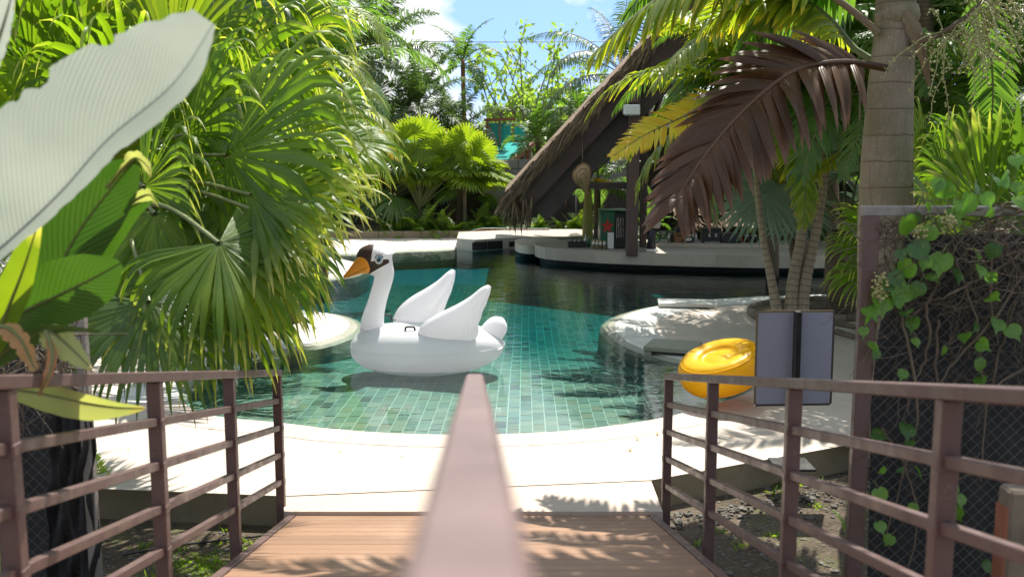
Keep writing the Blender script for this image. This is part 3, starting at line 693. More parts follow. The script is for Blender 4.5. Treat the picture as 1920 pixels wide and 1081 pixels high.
mb = MB(); corrugated(mb, P(1215, 222, 44), P(1275, 222, 44), P(1268, 205, 47), P(1222, 205, 47), 16); mb.build('roof', M['cyan'], h2, smooth=False)
mb = MB(); c = P(1245, 245, 46); mb.box((c[0], 46, c[2] - .6), (1.3, 1.6, 4.0)); mb.build('wall', M['palewall'], h2, smooth=False)
# overhead cable
mb = MB(); mb.tube([P(x_, 74 + 5 * math.sin((x_ - 500) / 900 * 3.1), 34) for x_ in range(300, 1500, 60)], .012, 4)
tag(mb.build('overhead_cable', M['dark']), 'thin dark overhead cable strung across the clouds', 'cable')

# ------------------------------------------------------------------ pool bar: slabs, counters
def slab(name, poly, z0, z1, mat, parent=None, loc=None, bev=.0):
    mb = sheet('s', [tuple(p[:2]) for p in poly], [], z1, None); n = len(poly)
    pts = np.array([[p[0], p[1]] for p in poly]); top = np.c_[pts, np.full(n, z1)]; bot = np.c_[pts, np.full(n, z0)]
    mb.grid(np.stack([top, bot]), None, 0, wrap=True)
    return mb.build(name, mat, parent, loc=(*pts.mean(0), z0) if loc is None else loc, smooth=False)
bar_px = [(1002, 474), (1006, 481), (1030, 486), (1075, 489.5), (1150, 494), (1300, 499), (1450, 502), (1600, 501), (1680, 492)]
fr = catmull([G(x_, y_, .12)[:2] for x_, y_ in bar_px], 6)
bar = thing('pool_bar', (*fr[20], .1), 'curved pale stone swim up bar counter under the thatched roof', 'bar')
back = [fr[-1] + A(0, 2.2), A(5.5, fr[:, 1].min() + 3.2), A(1.9, fr[0][1] + .9), fr[0] + A(.15, .35)]
# front face panels of the counter, each a piece of its own
nrm_in = A(0, 1)
fl = np.concatenate([[0], np.cumsum(np.linalg.norm(np.diff(fr, axis=0), axis=1))])
slab('counter_slab', list(fr + A(0, .02)) + back, .12, .36, M['counter'], bar)
k = 0; s = 0
while s < fl[-1] - .05:
    e_ = min(s + .62, fl[-1]); q = [A(np.interp(v, fl, fr[:, 0]), np.interp(v, fl, fr[:, 1])) for v in (s + .002, (s + e_) / 2, e_ - .002)]
    mb = MB(); f_ = np.array([[[*(p_ - A(0, .0)), z_] for p_ in q] for z_ in (.115, .366)]); b_ = f_ + A(0, .04, 0)
    mb.grid(f_); mb.grid(np.stack([f_[1], b_[1]])); mb.grid(np.stack([b_[0], f_[0]])); mb.build('front_panel', M['counter'], bar, loc=(*q[1], .12), smooth=False); s = e_
slab('plinth', list(fr * A(1, 1) + A(.12, .35)) + [b + A(0, -.1) for b in back], .0, .115, M['plinth'], bar)  # black colour stands in for the shadow gap under the counter
slab('footing', list(fr * A(1, 1) + A(.14, .38)) + [b + A(0, -.12) for b in back], -1.5, .0, M['deeptile'], bar)
# second counter tier with two end piers
t2 = thing('back_counter', P(1360, 470, 22.2), 'raised pale stone back counter carrying the bar equipment', 'counter')
c0, c1 = P(1232, 470, 22.0), P(1480, 473, 21.6)
zt = P(1360, 456, 21.8)[2]
mb = MB(); mb.beam(A(c0[0], c0[1], zt - .05), A(c1[0], c1[1], zt - .05), .95, .16, bev=.01); mb.build('worktop', M['counter'], t2, loc=c0, smooth=False)
for q in (c0, c1):
    mb = MB(); mb.box((q[0], q[1], (zt + .36) / 2 - .03), (.42, .9, zt - .36 + .05), bev=.01); mb.build('pier', M['counter'], t2, loc=q, smooth=False)
mb = MB(); mb.box(((c0[0] + c1[0]) / 2, 22.15, (zt + .36) / 2 - .05), (2.2, .5, zt - .36 - .1)); mb.build('back_panel', M['plinth'], t2, smooth=False)
# round table slab and long slab with grilles
rt = thing('round_table', G(1005, 470, 0), 'rounded pale stone slab table on a dark pillar standing in the water', 'table')
pts = [G(x_, y_, .30)[:2] for x_, y_ in ((966, 452), (970, 459), (990, 462.5), (1020, 462), (1048, 459.5), (1046, 450), (1010, 447), (980, 448))]
slab('table_slab', catmull(pts, 5, True), .14, .32, M['counter'], rt)
mb = MB(); c = G(1000, 466, .1); mb.lathe([(.001, -1.4), (.42, -1.4), (.42, .0), (.001, .0)], (c[0], c[1] + .2, 0), 20); mb.build('footing', M['deeptile'], rt)
mb = MB(); mb.lathe([(.001, -.01), (.425, -.01), (.425, .15), (.001, .15)], (c[0], c[1] + .2, 0), 20); mb.build('pillar', M['plinth'], rt)
ls = thing('long_slab', G(1000, 462, .2), 'long pale stone slab wall with dark grilles and two hoses lying on it', 'low wall')
lpts = [G(x_, y_, .05)[:2] for x_, y_ in ((890, 466), (960, 462), (1040, 460), (1110, 458))]
fr2 = catmull(lpts, 5); fr2 = np.concatenate([fr2, [fr2[-1] + A(2.6, .3)]])
bk = [fr2[-1] + A(0, 1.7), fr2[8] + A(0, 2.4), fr2[0] + A(-.5, 2.2), fr2[0] + A(-.45, .35)]
slab('slab', list(fr2) + bk, -.02, .27, M['counter'], ls)
slab('base', list(fr2[:-1] + A(.1, .12)) + [b + A(0, -.1) for b in bk], -1.5, -.02, M['deeptile'], ls)
for px, w_, h_ in ((899, .42, .2), (928, .42, .2), (960, .16, .12), (986, .14, .1), (1012, .3, .2)):
    i = int(np.argmin([abs((P(px, 455, q[1])[0]) - q[0]) for q in fr2])); q = fr2[i]; tn = nrm(fr2[min(i + 1, len(fr2) - 1)] - fr2[max(i - 1, 0)]); rot = math.atan2(tn[1], tn[0])
    mb = MB(); mb.box((q[0], q[1] - .004, .11), (w_, .03, h_), rot=rot, bev=.004)
    for z_ in np.linspace(.13 - h_ * .35, .13 + h_ * .35, 4): mb.box((q[0], q[1] - .02, z_), (w_ * .9, .012, .012), rot=rot)
    mb.build('grille', M['plinth'], ls, loc=(q[0], q[1], .13), smooth=False)
for mat_, o_, lab in (('cyan', 0, 'turquoise hose lying along the long stone slab'), ('orange_w', .12, 'orange hose lying beside the turquoise one on the slab')):
    p_ = catmull([P(x_, y_, 27.0 - o_) * A(1, 1, 0) + A(0, 0, .295 if x_ > 880 else .1) for x_, y_ in ((865, 440), (900, 437), (960, 435), (1010, 434), (1030, 436))], 6)
    mb = MB(); mb.tube(p_, .022, 6); tag(mb.build('hose', M[mat_]), lab, 'hose')
# kerb of the planting bed behind the water
mb = MB()
kp = catmull([A(-9, 26.9), A(-3, 27.3), A(0, 27.6), A(5, 27.7), A(14, 27.7)], 8)
bedp = [tuple(q[:2] + A(0, .05)) for q in kp] + [(14, YW - .1), (-9, YW - .1)]
tag(sheet('planting_bed', bedp, [], .12, None).build('planting_bed', M['soil'], smooth=False), kind='structure')
for i in range(len(kp) - 1):
    mb = MB(); a, b = kp[i], kp[i + 1]; u = (b - a) * .004
    mb.beam((*(a + u), .11), (*(b - u), .11), .16, .2, bev=.012)
    if i == 0: kerb = thing('planter_kerb', (*kp[0], 0), 'low dark kerb of the planting bed along the far side of the pool', 'kerb')
    mb.build('kerb_stone', M['kerb'], kerb, loc=(*((a + b) / 2), .1), smooth=False)

# ------------------------------------------------------------------ thatched roof on steel frame
YF = 20.3
roof = thing('thatched_bar', P(1185, 470, YF), 'steep thatched roof on brown steel beams over the pool bar', 'bar roof')
E0, AP = P(985, 378, YF), P(1356, -22, YF); E1 = A(2 * AP[0] - E0[0], YF, E0[2])
for a_, b_, sg in ((E0, AP, 1), (E1, AP, -1)):
    dv = nrm(b_ - a_); nv = A(-dv[2] * sg, 0, dv[0] * sg); nv = nv * (1 if nv[2] > 0 else -1)
    for dy, hh, off in ((0, .36, 0.03), (.3, .46, -.36), (2.2, .36, 0), (4.6, .36, 0)):
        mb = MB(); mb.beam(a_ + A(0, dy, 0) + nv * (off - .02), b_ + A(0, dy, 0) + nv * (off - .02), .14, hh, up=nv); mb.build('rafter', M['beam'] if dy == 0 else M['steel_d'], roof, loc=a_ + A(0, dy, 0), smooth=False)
    p0, p1 = a_ - dv * .25 + nv * .36, b_ + nv * .36
    g = np.zeros((2, 24, 3)); mb = MB()
    quad(mb, [p0 + A(0, -.12, 0), p1 + A(0, -.12, 0), p1 + A(0, 6, 0), p0 + A(0, 6, 0)][:: (1 if sg > 0 else -1)], .16)
    mb.build('thatch_slope', M['thatch'], roof, loc=p0, smooth=False)
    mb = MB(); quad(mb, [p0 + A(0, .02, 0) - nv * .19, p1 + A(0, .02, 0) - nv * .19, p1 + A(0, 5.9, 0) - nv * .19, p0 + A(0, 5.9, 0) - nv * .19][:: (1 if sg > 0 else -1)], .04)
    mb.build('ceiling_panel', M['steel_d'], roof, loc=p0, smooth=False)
    # straw hanging over the verge and lying on it
    n = 1400 if sg > 0 else 500
    t = rng.random(n); base = p0 + (p1 - p0) * t[:, None] + nv * rng.uniform(-.13, .07, (n, 1)) + A(0, -.10, 0) + A(0, 1, 0) * rng.uniform(-.07, .02, (n, 1))
    dr = nrm(-dv * rng.uniform(.5, 1.3, (n, 1)) + A(0, -.5, 0) * rng.uniform(0, 1, (n, 1)) + A(0, 0, -.2) * rng.uniform(0, 1, (n, 1)) + nv * rng.normal(.02, .10, (n, 1)))
    ts = np.array([0, .4, .75, 1.])
    rb = ribbons(base, dr, np.cross(dr, A(0, 1, .2)) + rng.normal(0, .3, (n, 3)), rng.uniform(.2, .55, n), rng.uniform(.015, .04, n), ts, np.array([1, .9, .6, .1]), rng.uniform(.1, .8, n), ts, .1)
    mb = MB(); add_ribbons(mb, rb, ts, thin=True); tag(mb.build('straw_fringe', M['thatch'], roof, loc=p0), kind='stuff')
n = 260; base = E0 + A(-.12, 0, -.05) + rng.uniform(-1, 1, (n, 3)) * A(.25, .15, .18)
dr = nrm(A(-.12, -.1, -1) + rng.normal(0, .22, (n, 3))); ts = np.array([0, .4, .75, 1.])
mb = MB(); add_ribbons(mb, ribbons(base, dr, rng.normal(0, 1, (n, 3)), rng.uniform(.2, .5, n), rng.uniform(.02, .05, n), ts, np.array([1, .9, .6, .1]), .4, ts, .1), ts, thin=True)
tag(mb.build('straw_fringe', M['thatch'], roof, loc=E0), kind='stuff')
for px, pb, YY, wd, top in ((1184, 471, YF, .23, 168), (1205, 470, 21.4, .14, 160), (1476, 470, 23.2, .26, 140), (1502, 472, 22.2, .13, 140), (1630, 470, YF, .23, 168)):
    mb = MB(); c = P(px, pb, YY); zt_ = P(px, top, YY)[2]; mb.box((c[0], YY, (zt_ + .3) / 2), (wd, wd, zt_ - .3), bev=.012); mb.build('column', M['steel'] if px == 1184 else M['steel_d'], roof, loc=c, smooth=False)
for q in ([(1200, 300, 21), (1240, 180, 21), (1290, 90, 21)], [(1222, 300, 22), (1262, 180, 22), (1310, 80, 22)]):
    mb = MB(); mb.tube(catmull([P(*a) for a in q], 6), .05, 8); mb.build('brace', M['steel_d'], roof, loc=P(*q[0]))
for y_, x0 in ((347, 1010), (341, 1075)):
    mb = MB(); mb.beam(P(x0, y_ + 4, YF + .3), P(1184, y_ + 4, YF + .3), .07, .07); mb.build('tie_bar', M['steel_d'], roof, smooth=False)
# dark store wall deep inside the bar
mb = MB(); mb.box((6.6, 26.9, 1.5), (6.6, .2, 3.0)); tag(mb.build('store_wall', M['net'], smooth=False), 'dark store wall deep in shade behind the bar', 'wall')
lt = thing('flood_light', P(1184, 205, YF - .35), 'pale rectangular light box fixed high on the brown bar column', 'light fixture')
mb = MB(); c = P(1184, 206, YF - .35); mb.box(c, (.32, .22, .20), bev=.02); mb.build('housing', M['white'], lt, loc=c, smooth=False)
mb = MB(); mb.box(P(1184, 183, YF - .2), (.24, .2, .2), bev=.02); mb.build('bracket', M['steel'], lt, loc=c, smooth=False)
mb = MB(); mb.box(c + A(0, 0, -.105), (.26, .16, .02)); mb.build('lens', M['chrome'], lt, loc=c, smooth=False)
# wicker shade hanging like a leaf
wk = thing('wicker_shade', P(1092, 308, 19.8), 'leaf shaped woven wicker shade hanging under the roof edge', 'lampshade')
outl = catmull([(1078, 318), (1092, 307), (1104, 312), (1107, 330), (1102, 352), (1101, 365), (1090, 352), (1077, 340), (1074, 328)], 5, True)
ce = outl.mean(0); g = np.zeros((7, len(outl), 3))
for i, f_ in enumerate(np.linspace(.02, 1, 7)):
    for j, o_ in enumerate(outl): xy = ce + (o_ - ce) * f_; g[i, j] = P(xy[0], xy[1], 19.8 - .16 * math.cos(f_ * 1.5))
mb = MB(); mb.grid(g, wrap=True); mb.grid((g + A(0, .02, 0))[::-1], wrap=True); mb.build('weave', M['wicker'], wk, loc=g[0, 0])
mb = MB(); mb.tube(np.concatenate([g[-1], g[-1][:1]]), .016, 6); mb.build('rim', M['woodbrown'], wk, loc=g[0, 0])
for f_ in (2, 4):
    mb = MB(); mb.tube(np.concatenate([g[f_], g[f_][:1]]) + A(0, -.01, 0), .008, 5); mb.build('cane_ring', M['wicker'], wk, loc=g[0, 0])
mb = MB(); mb.tube([P(1092, 308, 19.8), P(1092, 255, 20.2)], .01, 5); mb.build('cord', M['twig'], wk, loc=g[0, 0])
hp = thing('hanging_hoop', P(1130, 300, 20.6), 'thin dark bent hoop hanging below the rafters', 'hoop')
mb = MB(); mb.tube(catmull([P(x_, y_, 20.6) for x_, y_ in ((1138, 225), (1148, 250), (1148, 280), (1135, 305), (1112, 322), (1085, 318), (1062, 300))], 6), .022, 6); mb.build('hoop', M['twig'], hp)
for px, y0, y1 in ((1138, 225, 215), (1152, 222, 205), (1062, 300, 290)):
    mb = MB(); mb.tube([P(px, y0, 20.6), P(px + 1, y1, 20.6)], .012, 5); mb.build('tie', M['twig'], hp)
# ------------------------------------------------------------------ things on the bar
ZB = .367
def on(px, py): q = G(px, py, ZB); return q
c = G(1141, 466, ZB); fg = thing('green_fridge', c, 'green bottle fridge with a red star on its side', 'fridge')
fh = P(1141, 396, c[1])[2] - ZB
mb = MB(); mb.box(c + A(-.03, .3, fh / 2), (.30, .6, fh), bev=.012); mb.build('side_panel', M['green_p'], fg, loc=c, smooth=False)
mb = MB(); mb.box(c + A(.245, .3, fh / 2 - .01), (.245, .56, fh - .04), bev=.008); mb.build('glass_door', M['black'], fg, loc=c, smooth=False)
mb = MB(); mb.box(c + A(.10, .29, fh + .012), (.58, .64, .03), bev=.008); mb.build('top', M['green_p'], fg, loc=c, smooth=False)
st = [A(math.sin(k_ * math.pi / 5) * (.155 if k_ % 2 == 0 else .062), math.cos(k_ * math.pi / 5) * (.175 if k_ % 2 == 0 else .07)) for k_ in range(10)]
mb = MB(); cc = c + A(-.03, -.004, fh * .60); v_ = [cc + A(p_[0], 0, p_[1]) for p_ in st]; mb.add(v_ + [q + A(0, -.006, 0) for q in v_] + [cc + A(0, -.006, 0)], [(10 + i, 20, 10 + (i + 1) % 10) for i in range(10)] + [(i, 10 + i, 10 + (i + 1) % 10, (i + 1) % 10) for i in range(10)])
mb.build('star', M['red_p'], fg, loc=c, smooth=False)
mb = MB()
for k_ in range(5): mb.box(c + A(.17 + k_ * .035, .01, fh * .55 + .02 * (k_ % 2)), (.012, .02, fh * .55))
mb.build('shelf_rail', M['chrome'], fg, loc=c, smooth=False)
mb = MB(); mb.box(c + A(.04, -.03, fh * .22), (.13, .02, .34), bev=.004); mb.build('price_card', M['white'], fg, loc=c, smooth=False)
CUP = None
for k_, px in enumerate((1113, 1119.5, 1126, 1133)):
    q = on(px, 466 + k_ * .2); o_ = thing('metal_cup', q, ('metal cup nearest the bottles, first of the row by the green fridge', 'second metal cup from the bottles in the row by the green fridge', 'third metal cup from the bottles in the row by the green fridge', 'last metal cup of the row, close to the white card on the fridge')[k_], 'cup', 'row of metal cups on the bar')
    mb = MB(); mb.lathe([(.001, 0), (.026, 0), (.034, .17), (.031, .172), (.024, .02), (.001, .018)], q, 14); mb.build('cup_body', M['gold'], o_, loc=q)
    mb = MB(); mb.lathe([(.035, .10), (.037, .105), (.037, .125), (.035, .13)], q, 14); mb.build('band', M['white'], o_, loc=q)
q = on(1081, 462); tr_ = thing('drip_tray', q, 'low black crate of bar tools at the curved end of the counter', 'crate')
mb = MB()
for dx, dy, sx, sy in ((0, -.17, .36, .015), (0, .17, .36, .015), (-.175, 0, .015, .34), (.175, 0, .015, .34)): mb.box(q + A(dx, dy, .05), (sx, sy, .1))
mb.box(q + A(0, 0, .01), (.35, .34, .015)); mb.build('crate_side', M['black'], tr_, loc=q, smooth=False)
for k_ in range(5):
    mb = MB(); p_ = q + A(-.1 + k_ * .05, .05 * (k_ % 2), .02); mb.tube([p_, p_ + A(.01, .02, .16 + .02 * (k_ % 3))], .012, 6); mb.build('tool', M['chrome'] if k_ % 2 else M['dark'], tr_, loc=q)
def bottle(px, py, h, mat, lab, z=ZB, r=.035, grp='bottles standing on the bar'):
    q = G(px, py, z); o_ = thing('bottle', q, lab, 'bottle', grp)
    mb = MB(); mb.lathe([(.001, 0), (r, 0), (r, h * .6), (r * .4, h * .75), (r * .38, h * .92)], q, 12); mb.build('glass', M[mat], o_, loc=q)
    mb = MB(); mb.lathe([(r * .42, h * .92), (r * .42, h), (.001, h)], q, 10); mb.build('cap', M['chrome'], o_, loc=q)
bottle(1098, 461, .26, 'chrome', 'slim silver bottle beside the black crate')
bottle(1104, 463, .22, 'green_p', 'dark green bottle between the crate and the cups')
# blender and grinder on the lower counter, equipment on the raised one
q = on(1221, 470); bl = thing('blender', q, 'dark drinks blender with a pale top next to the brown column', 'blender')
mb = MB(); mb.box(q + A(0, 0, .02), (.24, .24, .05), bev=.01); mb.build('foot', M['white'], bl, loc=q, smooth=False)
mb = MB(); mb.lathe([(.001, .04), (.11, .04), (.08, .2), (.085, .24), (.12, .46), (.10, .46), (.001, .3)], q, 16); mb.build('jug', M['dark'], bl, loc=q)
mb = MB(); mb.box(q + A(.02, 0, .6), (.30, .26, .26), bev=.03); mb.build('hood', M['counter'], bl, loc=q, smooth=False)
mb = MB(); mb.tube(catmull([q + A(.11, 0, .42), q + A(.18, 0, .36), q + A(.17, 0, .22), q + A(.1, 0, .16)], 4), .014, 6); mb.build('handle', M['black'], bl, loc=q)
def rc(px): return A(P(px, 458, 21.75)[0], 21.75, zt + .03)
def boxthing(name, px, size, mat, lab, cat, parts=()):
    q = rc(px); o_ = thing(name, q, lab, cat); mb = MB(); mb.box(q + A(0, 0, size[2] / 2), size, bev=.012); mb.build('body', M[mat], o_, loc=q, smooth=False)
    for pn_, off, sz, pm_ in parts: mb = MB(); mb.box(q + A(*off), sz, bev=.004); mb.build(pn_, M[pm_], o_, loc=q, smooth=False)
boxthing('napkin_box', 1271, (.17, .2, .21), 'woodbrown', 'brown wooden box with a black stand at the near end of the raised counter', 'box', [('stand', (0, 0, .27), (.1, .12, .12), 'black'), ('slot', (0, -.1, .15), (.1, .01, .04), 'black')])
boxthing('caddy', 1288, (.24, .2, .14), 'dark', 'grey caddy of sachets beside the brown wooden box', 'caddy', [('sachets', (-.05, -.02, .15), (.08, .1, .08), 'white'), ('sachets', (.06, -.02, .15), (.09, .1, .07), 'chrome'), ('label', (0, -.102, .07), (.16, .008, .06), 'white')])
boxthing('coffee_machine', 1331, (.38, .36, .26), 'dark', 'dark coffee machine in the middle of the raised counter', 'coffee machine', [('hood', (0, .02, .29), (.42, .4, .06), 'black'), ('spout', (-.06, -.2, .17), (.05, .06, .08), 'chrome'), ('spout', (.08, -.2, .17), (.05, .06, .08), 'chrome'), ('drip_tray', (0, -.2, .02), (.32, .1, .03), 'chrome')])
boxthing('speaker_box', 1367, (.46, .32, .20), 'black', 'wide low black equipment box beside the coffee machine', 'equipment', [('front_grille', (0, -.165, .1), (.4, .012, .14), 'dark')])
boxthing('red_canister', 1389, (.06, .08, .14), 'red_p', 'small red canister beside the black equipment box', 'canister', [('lid', (0, 0, .15), (.05, .06, .03), 'black')])
for px in (1399, 1413):
    q = rc(px); o_ = thing('jar', q, 'black lidded jar near the far end of the raised counter' if px < 1405 else 'black lidded jar standing right behind the ringed palm trunk', 'jar')
    mb = MB(); mb.lathe([(.001, 0), (.07, 0), (.075, .12), (.06, .14)], q, 14); mb.build('body', M['black'], o_, loc=q)
    mb = MB(); mb.lathe([(.065, .14), (.065, .165), (.001, .17)], q, 14); mb.build('lid', M['chrome'], o_, loc=q)
for i, px in enumerate((1254, 1260, 1299, 1305, 1446, 1453)):
    q = rc(px); mat_ = ('chrome', 'dark', 'chrome', 'white', 'green_p', 'woodbrown')[i]
    lab = ('silver shaker standing at the brown box', 'dark bottle next to the silver shaker', 'silver tin between the caddy and the coffee machine', 'white bottle between the caddy and the coffee machine', 'green bottle at the far pier of the counter', 'brown bottle at the far pier of the counter')[i]
    o_ = thing('bottle', q, lab, 'bottle', 'bottles on the raised counter')
    mb = MB(); mb.lathe([(.001, 0), (.03, 0), (.03, .13), (.014, .17), (.014, .2)], q, 10); mb.build('glass', M[mat_], o_, loc=q)
    mb = MB(); mb.lathe([(.016, .2), (.016, .225), (.001, .226)], q, 8); mb.build('cap', M['black'], o_, loc=q)
# low thatch stand in the bright yard behind the bar
kt = thing('thatch_hut', P(1330, 425, 25.2), 'low straw covered lean to in the sun behind the bar', 'hut')
for (x0, x1, y0, y1, YY) in ((1265, 1360, 403, 392, 25.0), (1275, 1400, 424, 408, 24.6)):
    a, b = P(x0, y0, YY), P(x1, y0, YY); mb = MB(); quad(mb, [a, b, b + A(0, 1.0, .35), a + A(0, 1.0, .35)], .05); mb.build('roof_panel', M['thatch'], kt, loc=a, smooth=False)
    n = 200; bs = a + (b - a) * rng.random((n, 1)) + A(0, 1, .35) * rng.random((n, 1)) * .9 + A(0, 0, .03); dr = nrm(A(0, -1, -.3) + rng.normal(0, .3, (n, 3))); ts = np.array([0, .5, 1.])
    mb = MB(); add_ribbons(mb, ribbons(bs, dr, rng.normal(0, 1, (n, 3)), .4, .05, ts, np.array([1, .8, .1]), .3, ts, .1), ts, thin=True); tag(mb.build('straw', M['thatch'], kt, loc=a), kind='stuff')
for px in (1272, 1396):
    mb = MB(); a = P(px, 450, 24.9); mb.tube([A(a[0], a[1], .02), P(px, 405, 24.9)], .04, 6); mb.build('pole', M['wood'], kt, loc=a)

# ------------------------------------------------------------------ notice board seen from behind
YS = 7.55
sg_ = thing('sign_board', A(P(1491, 700, YS)[0], YS, .03), 'blank grey back of a notice board on a black pole at the pool edge', 'sign')
tl, tr2, br, bl2 = P(1421, 585, YS), P(1563, 584, YS), P(1556, 756, YS), P(1416, 758, YS)
mb = MB(); quad(mb, [bl2 + A(.004, -.004, .004), br + A(-.004, -.004, .004), tr2 + A(-.004, -.004, -.004), tl + A(.004, -.004, -.004)], .02)
M['board'] = plain('grey_board_back', (.25, .255, .30), (.28, .285, .33), .55, sc=2.5, bsc=150, bst=.05)
mb.build('panel', M['board'], sg_, loc=tl, smooth=False)
for a, b in ((tl, tr2), (tr2, br), (br, bl2), (bl2, tl)):
    mb = MB(); mb.beam(a, b, .026, .005, up=(0, 1, 0)); mb.build('frame', M['petiole_b'] if a is tl or a is bl2 else M['steel_d'], sg_, loc=a, smooth=False)
mb = MB(); a, b = P(1496, 583, YS - .03), P(1486, 878, YS - .03); b[2] = .02; mb.beam(b, a, .045, .085, up=(0, 1, 0), bev=.004); mb.build('pole', M['black'], sg_, loc=b, smooth=False)
for q in (tl, tr2, br, bl2):
    mb = MB(); c = q + (P(1490, 671, YS) - q) * .07; mb.box(c + A(0, -.013, 0), (.012, .008, .012), bev=.003); mb.build('screw', M['chrome'], sg_, loc=c, smooth=False)
mb = MB(); mb.box((b[0], YS, .035), (.3, .3, .02), bev=.004); mb.build('base_plate', M['black'], sg_, loc=b, smooth=False)

# ------------------------------------------------------------------ yellow float lying half on the edge
M['yellow_v'] = None
t = NT('yellow_vinyl'); o = t.coord(); wv = t.noise(t.scale(o, (1, 1, 1)), 9, 3, .5)
c = t.mix(t.noise(o, 2.5, 3), (.86, .52, .004), (.90, .58, .01))
sh = t.bsdf(c, .36, 0, t.bump(wv, .15, .02), .35); b_ = t.n('ShaderNodeBsdfTranslucent', {0: (.95, .52, .01)}).outputs[0]
M['yellow_v'] = t.end(t.n('ShaderNodeMixShader', {0: .35, 1: sh, 2: b_}).outputs[0])
yf = thing('pool_float', P(1352, 725, 9.35), 'round yellow inflatable seat float tipped on the pool edge by the board', 'pool float')
cy = P(1353, 688, 9.5); Rf = .405
e1 = math.radians(17)                                        # tilt: right side up, top towards the camera
Mt = Matrix.Rotation(R_(9), 3, 'X') @ Matrix.Rotation(-e1, 3, 'Y'); Mt = np.array(Mt)
def rl(prof, n=72, squash=None):
    prof = np.asarray(prof, float); a = np.arange(n) / n * 2 * math.pi
    pts = np.stack([prof[:, 0:1] * np.cos(a), prof[:, 0:1] * np.sin(a), np.broadcast_to(prof[:, 1:2], (len(prof), n))], -1)
    return pts
pr = catmull([(.001, -.15), (.2, -.17), (.33, -.165), (.405, -.09), (.425, 0), (.41, .08), (.37, .125)], 6)
mb = MB(); mb.grid(rl(pr) @ Mt.T + cy, wrap=True); mb.build('side_tube', M['yellow_v'], yf, loc=cy)
pr = catmull([(.37, .125), (.33, .152), (.26, .160), (.205, .145), (.17, .118), (.135, .112), (.07, .122), (.001, .126)], 7)
g = rl(pr); a = np.arange(72) / 72 * 2 * math.pi; rr = np.linalg.norm(g[..., :2], axis=-1)
g[..., 2] += .0025 * np.sin(a * 7 + .6) * np.exp(-((rr - .2) / .05) ** 2) + .001 * np.sin(a * 17) * np.exp(-((rr - .3) / .05) ** 2)
mb = MB(); mb.grid(g @ Mt.T + cy, wrap=True); mb.build('top_cushion', M['yellow_v'], yf, loc=cy)
mb = MB(); q = np.stack([.372 * np.cos(a), .372 * np.sin(a), np.full(72, .125)], 1) @ Mt.T + cy; mb.tube(np.concatenate([q, q[:2]]), .0065, 6, caps=False); mb.build('seam', M['yellow_v'], yf, loc=cy)
mb = MB(); q = np.stack([.405 * np.cos(a), .405 * np.sin(a), np.full(72, -.09)], 1) @ Mt.T + cy; mb.tube(np.concatenate([q, q[:2]]), .004, 6, caps=False); mb.build('seam', M['yellow_v'], yf, loc=cy)
mb = MB(); q = (A(.30, -.06, .17)) @ Mt.T + cy; mb.lathe([(.016, -.012), (.016, .008), (.009, .012), (.001, .013)], q, 12); mb.build('valve', M['yellow_v'], yf, loc=q)

# ------------------------------------------------------------------ swan float
YSW = 11.35
t = NT('white_vinyl'); o = t.coord()
wr_ = t.noise(o, 7, 3, .55); at = t.n('ShaderNodeAttribute', attribute_name='tint').outputs['Fac']
c = t.mix(t.mapr(at, .45, .55, 0, 1), (.86, .86, .87), (.075, .045, .035))
sh = t.bsdf(c, .32, 0, t.bump(wr_, .12, .02), .45); b_ = t.n('ShaderNodeBsdfTranslucent', {0: t.mix(t.mapr(at, .45, .55, 0, 1), (.92, .90, .93), (.05, .03, .02))}).outputs[0]
M['swan'] = t.end(t.n('ShaderNodeMixShader', {0: .42, 1: sh, 2: b_}).outputs[0])
t = NT('white_vinyl_creased'); o = t.coord()
at = t.n('ShaderNodeSeparateXYZ', {0: t.n('ShaderNodeUVMap').outputs[0]}).outputs[0]
wv = t.n('ShaderNodeTexWave', {'Vector': o, 'Scale': 7.0, 'Distortion': 5.0, 'Detail': 3.0}, wave_type='BANDS').outputs['Fac']
h = t.math('MULTIPLY', wv, t.mapr(at, .5, .95, 0, 1))
sh = t.bsdf((.86, .86, .87), .34, 0, t.bump(h, .5, .02), .45); b_ = t.n('ShaderNodeBsdfTranslucent', {0: (.92, .90, .93)}).outputs[0]
M['swan_w'] = t.end(t.n('ShaderNodeMixShader', {0: .42, 1: sh, 2: b_}).outputs[0])
t = NT('orange_vinyl'); M['bill'] = t.end(t.bsdf((.87, .29, .012), .35, 0, t.bump(t.noise(t.coord(), 12, 3), .1, .01), .45))
M['eye_b'] = plain('eye_blue', (.16, .36, .55), rough=.3); M['ink'] = plain('printed_black', (.02, .016, .016), rough=.4); M['eye_w'] = plain('eye_white', (.8, .8, .8), rough=.3)
xl, xr_ = P(658, 650, YSW)[0], P(946, 650, YSW)[0]; xm = (xl + xr_) / 2; hl = (xr_ - xl) / 2
sw = thing('swan_float', (xm, YSW, 0), 'big white inflatable swan with an orange bill floating in the pool', 'pool float')
def sup(c_, e): return np.sign(c_) * np.abs(c_) ** e
nu, nv_ = 64, 40; u = np.linspace(-math.pi / 2, math.pi / 2, nv_); v = np.arange(nu) / nu * 2 * math.pi
ZC, HH, WW = .20, .30, .54
g = np.zeros((nv_, nu, 3))
for i, b_ in enumerate(u):
    cz = sup(np.cos(b_), .72); sz = sup(np.sin(b_), .85)
    X = hl * cz * sup(np.cos(v), .88); Yv = WW * cz * sup(np.sin(v), .85)
    Zz = np.full(nu, sz * HH)
    tx = X / hl
    Zz = Zz * (1 - .10 * np.clip(tx, 0, 1)) + .045 * np.clip(tx, -.2, 1) ** 2 * (sz < 0)
    dent = np.exp(-((X + .02) / .38) ** 2 - (Yv / .24) ** 2) * .10 * (sz > .2); Zz = Zz - dent
    g[i] = np.stack([xm + X, YSW + Yv, ZC + Zz], 1)
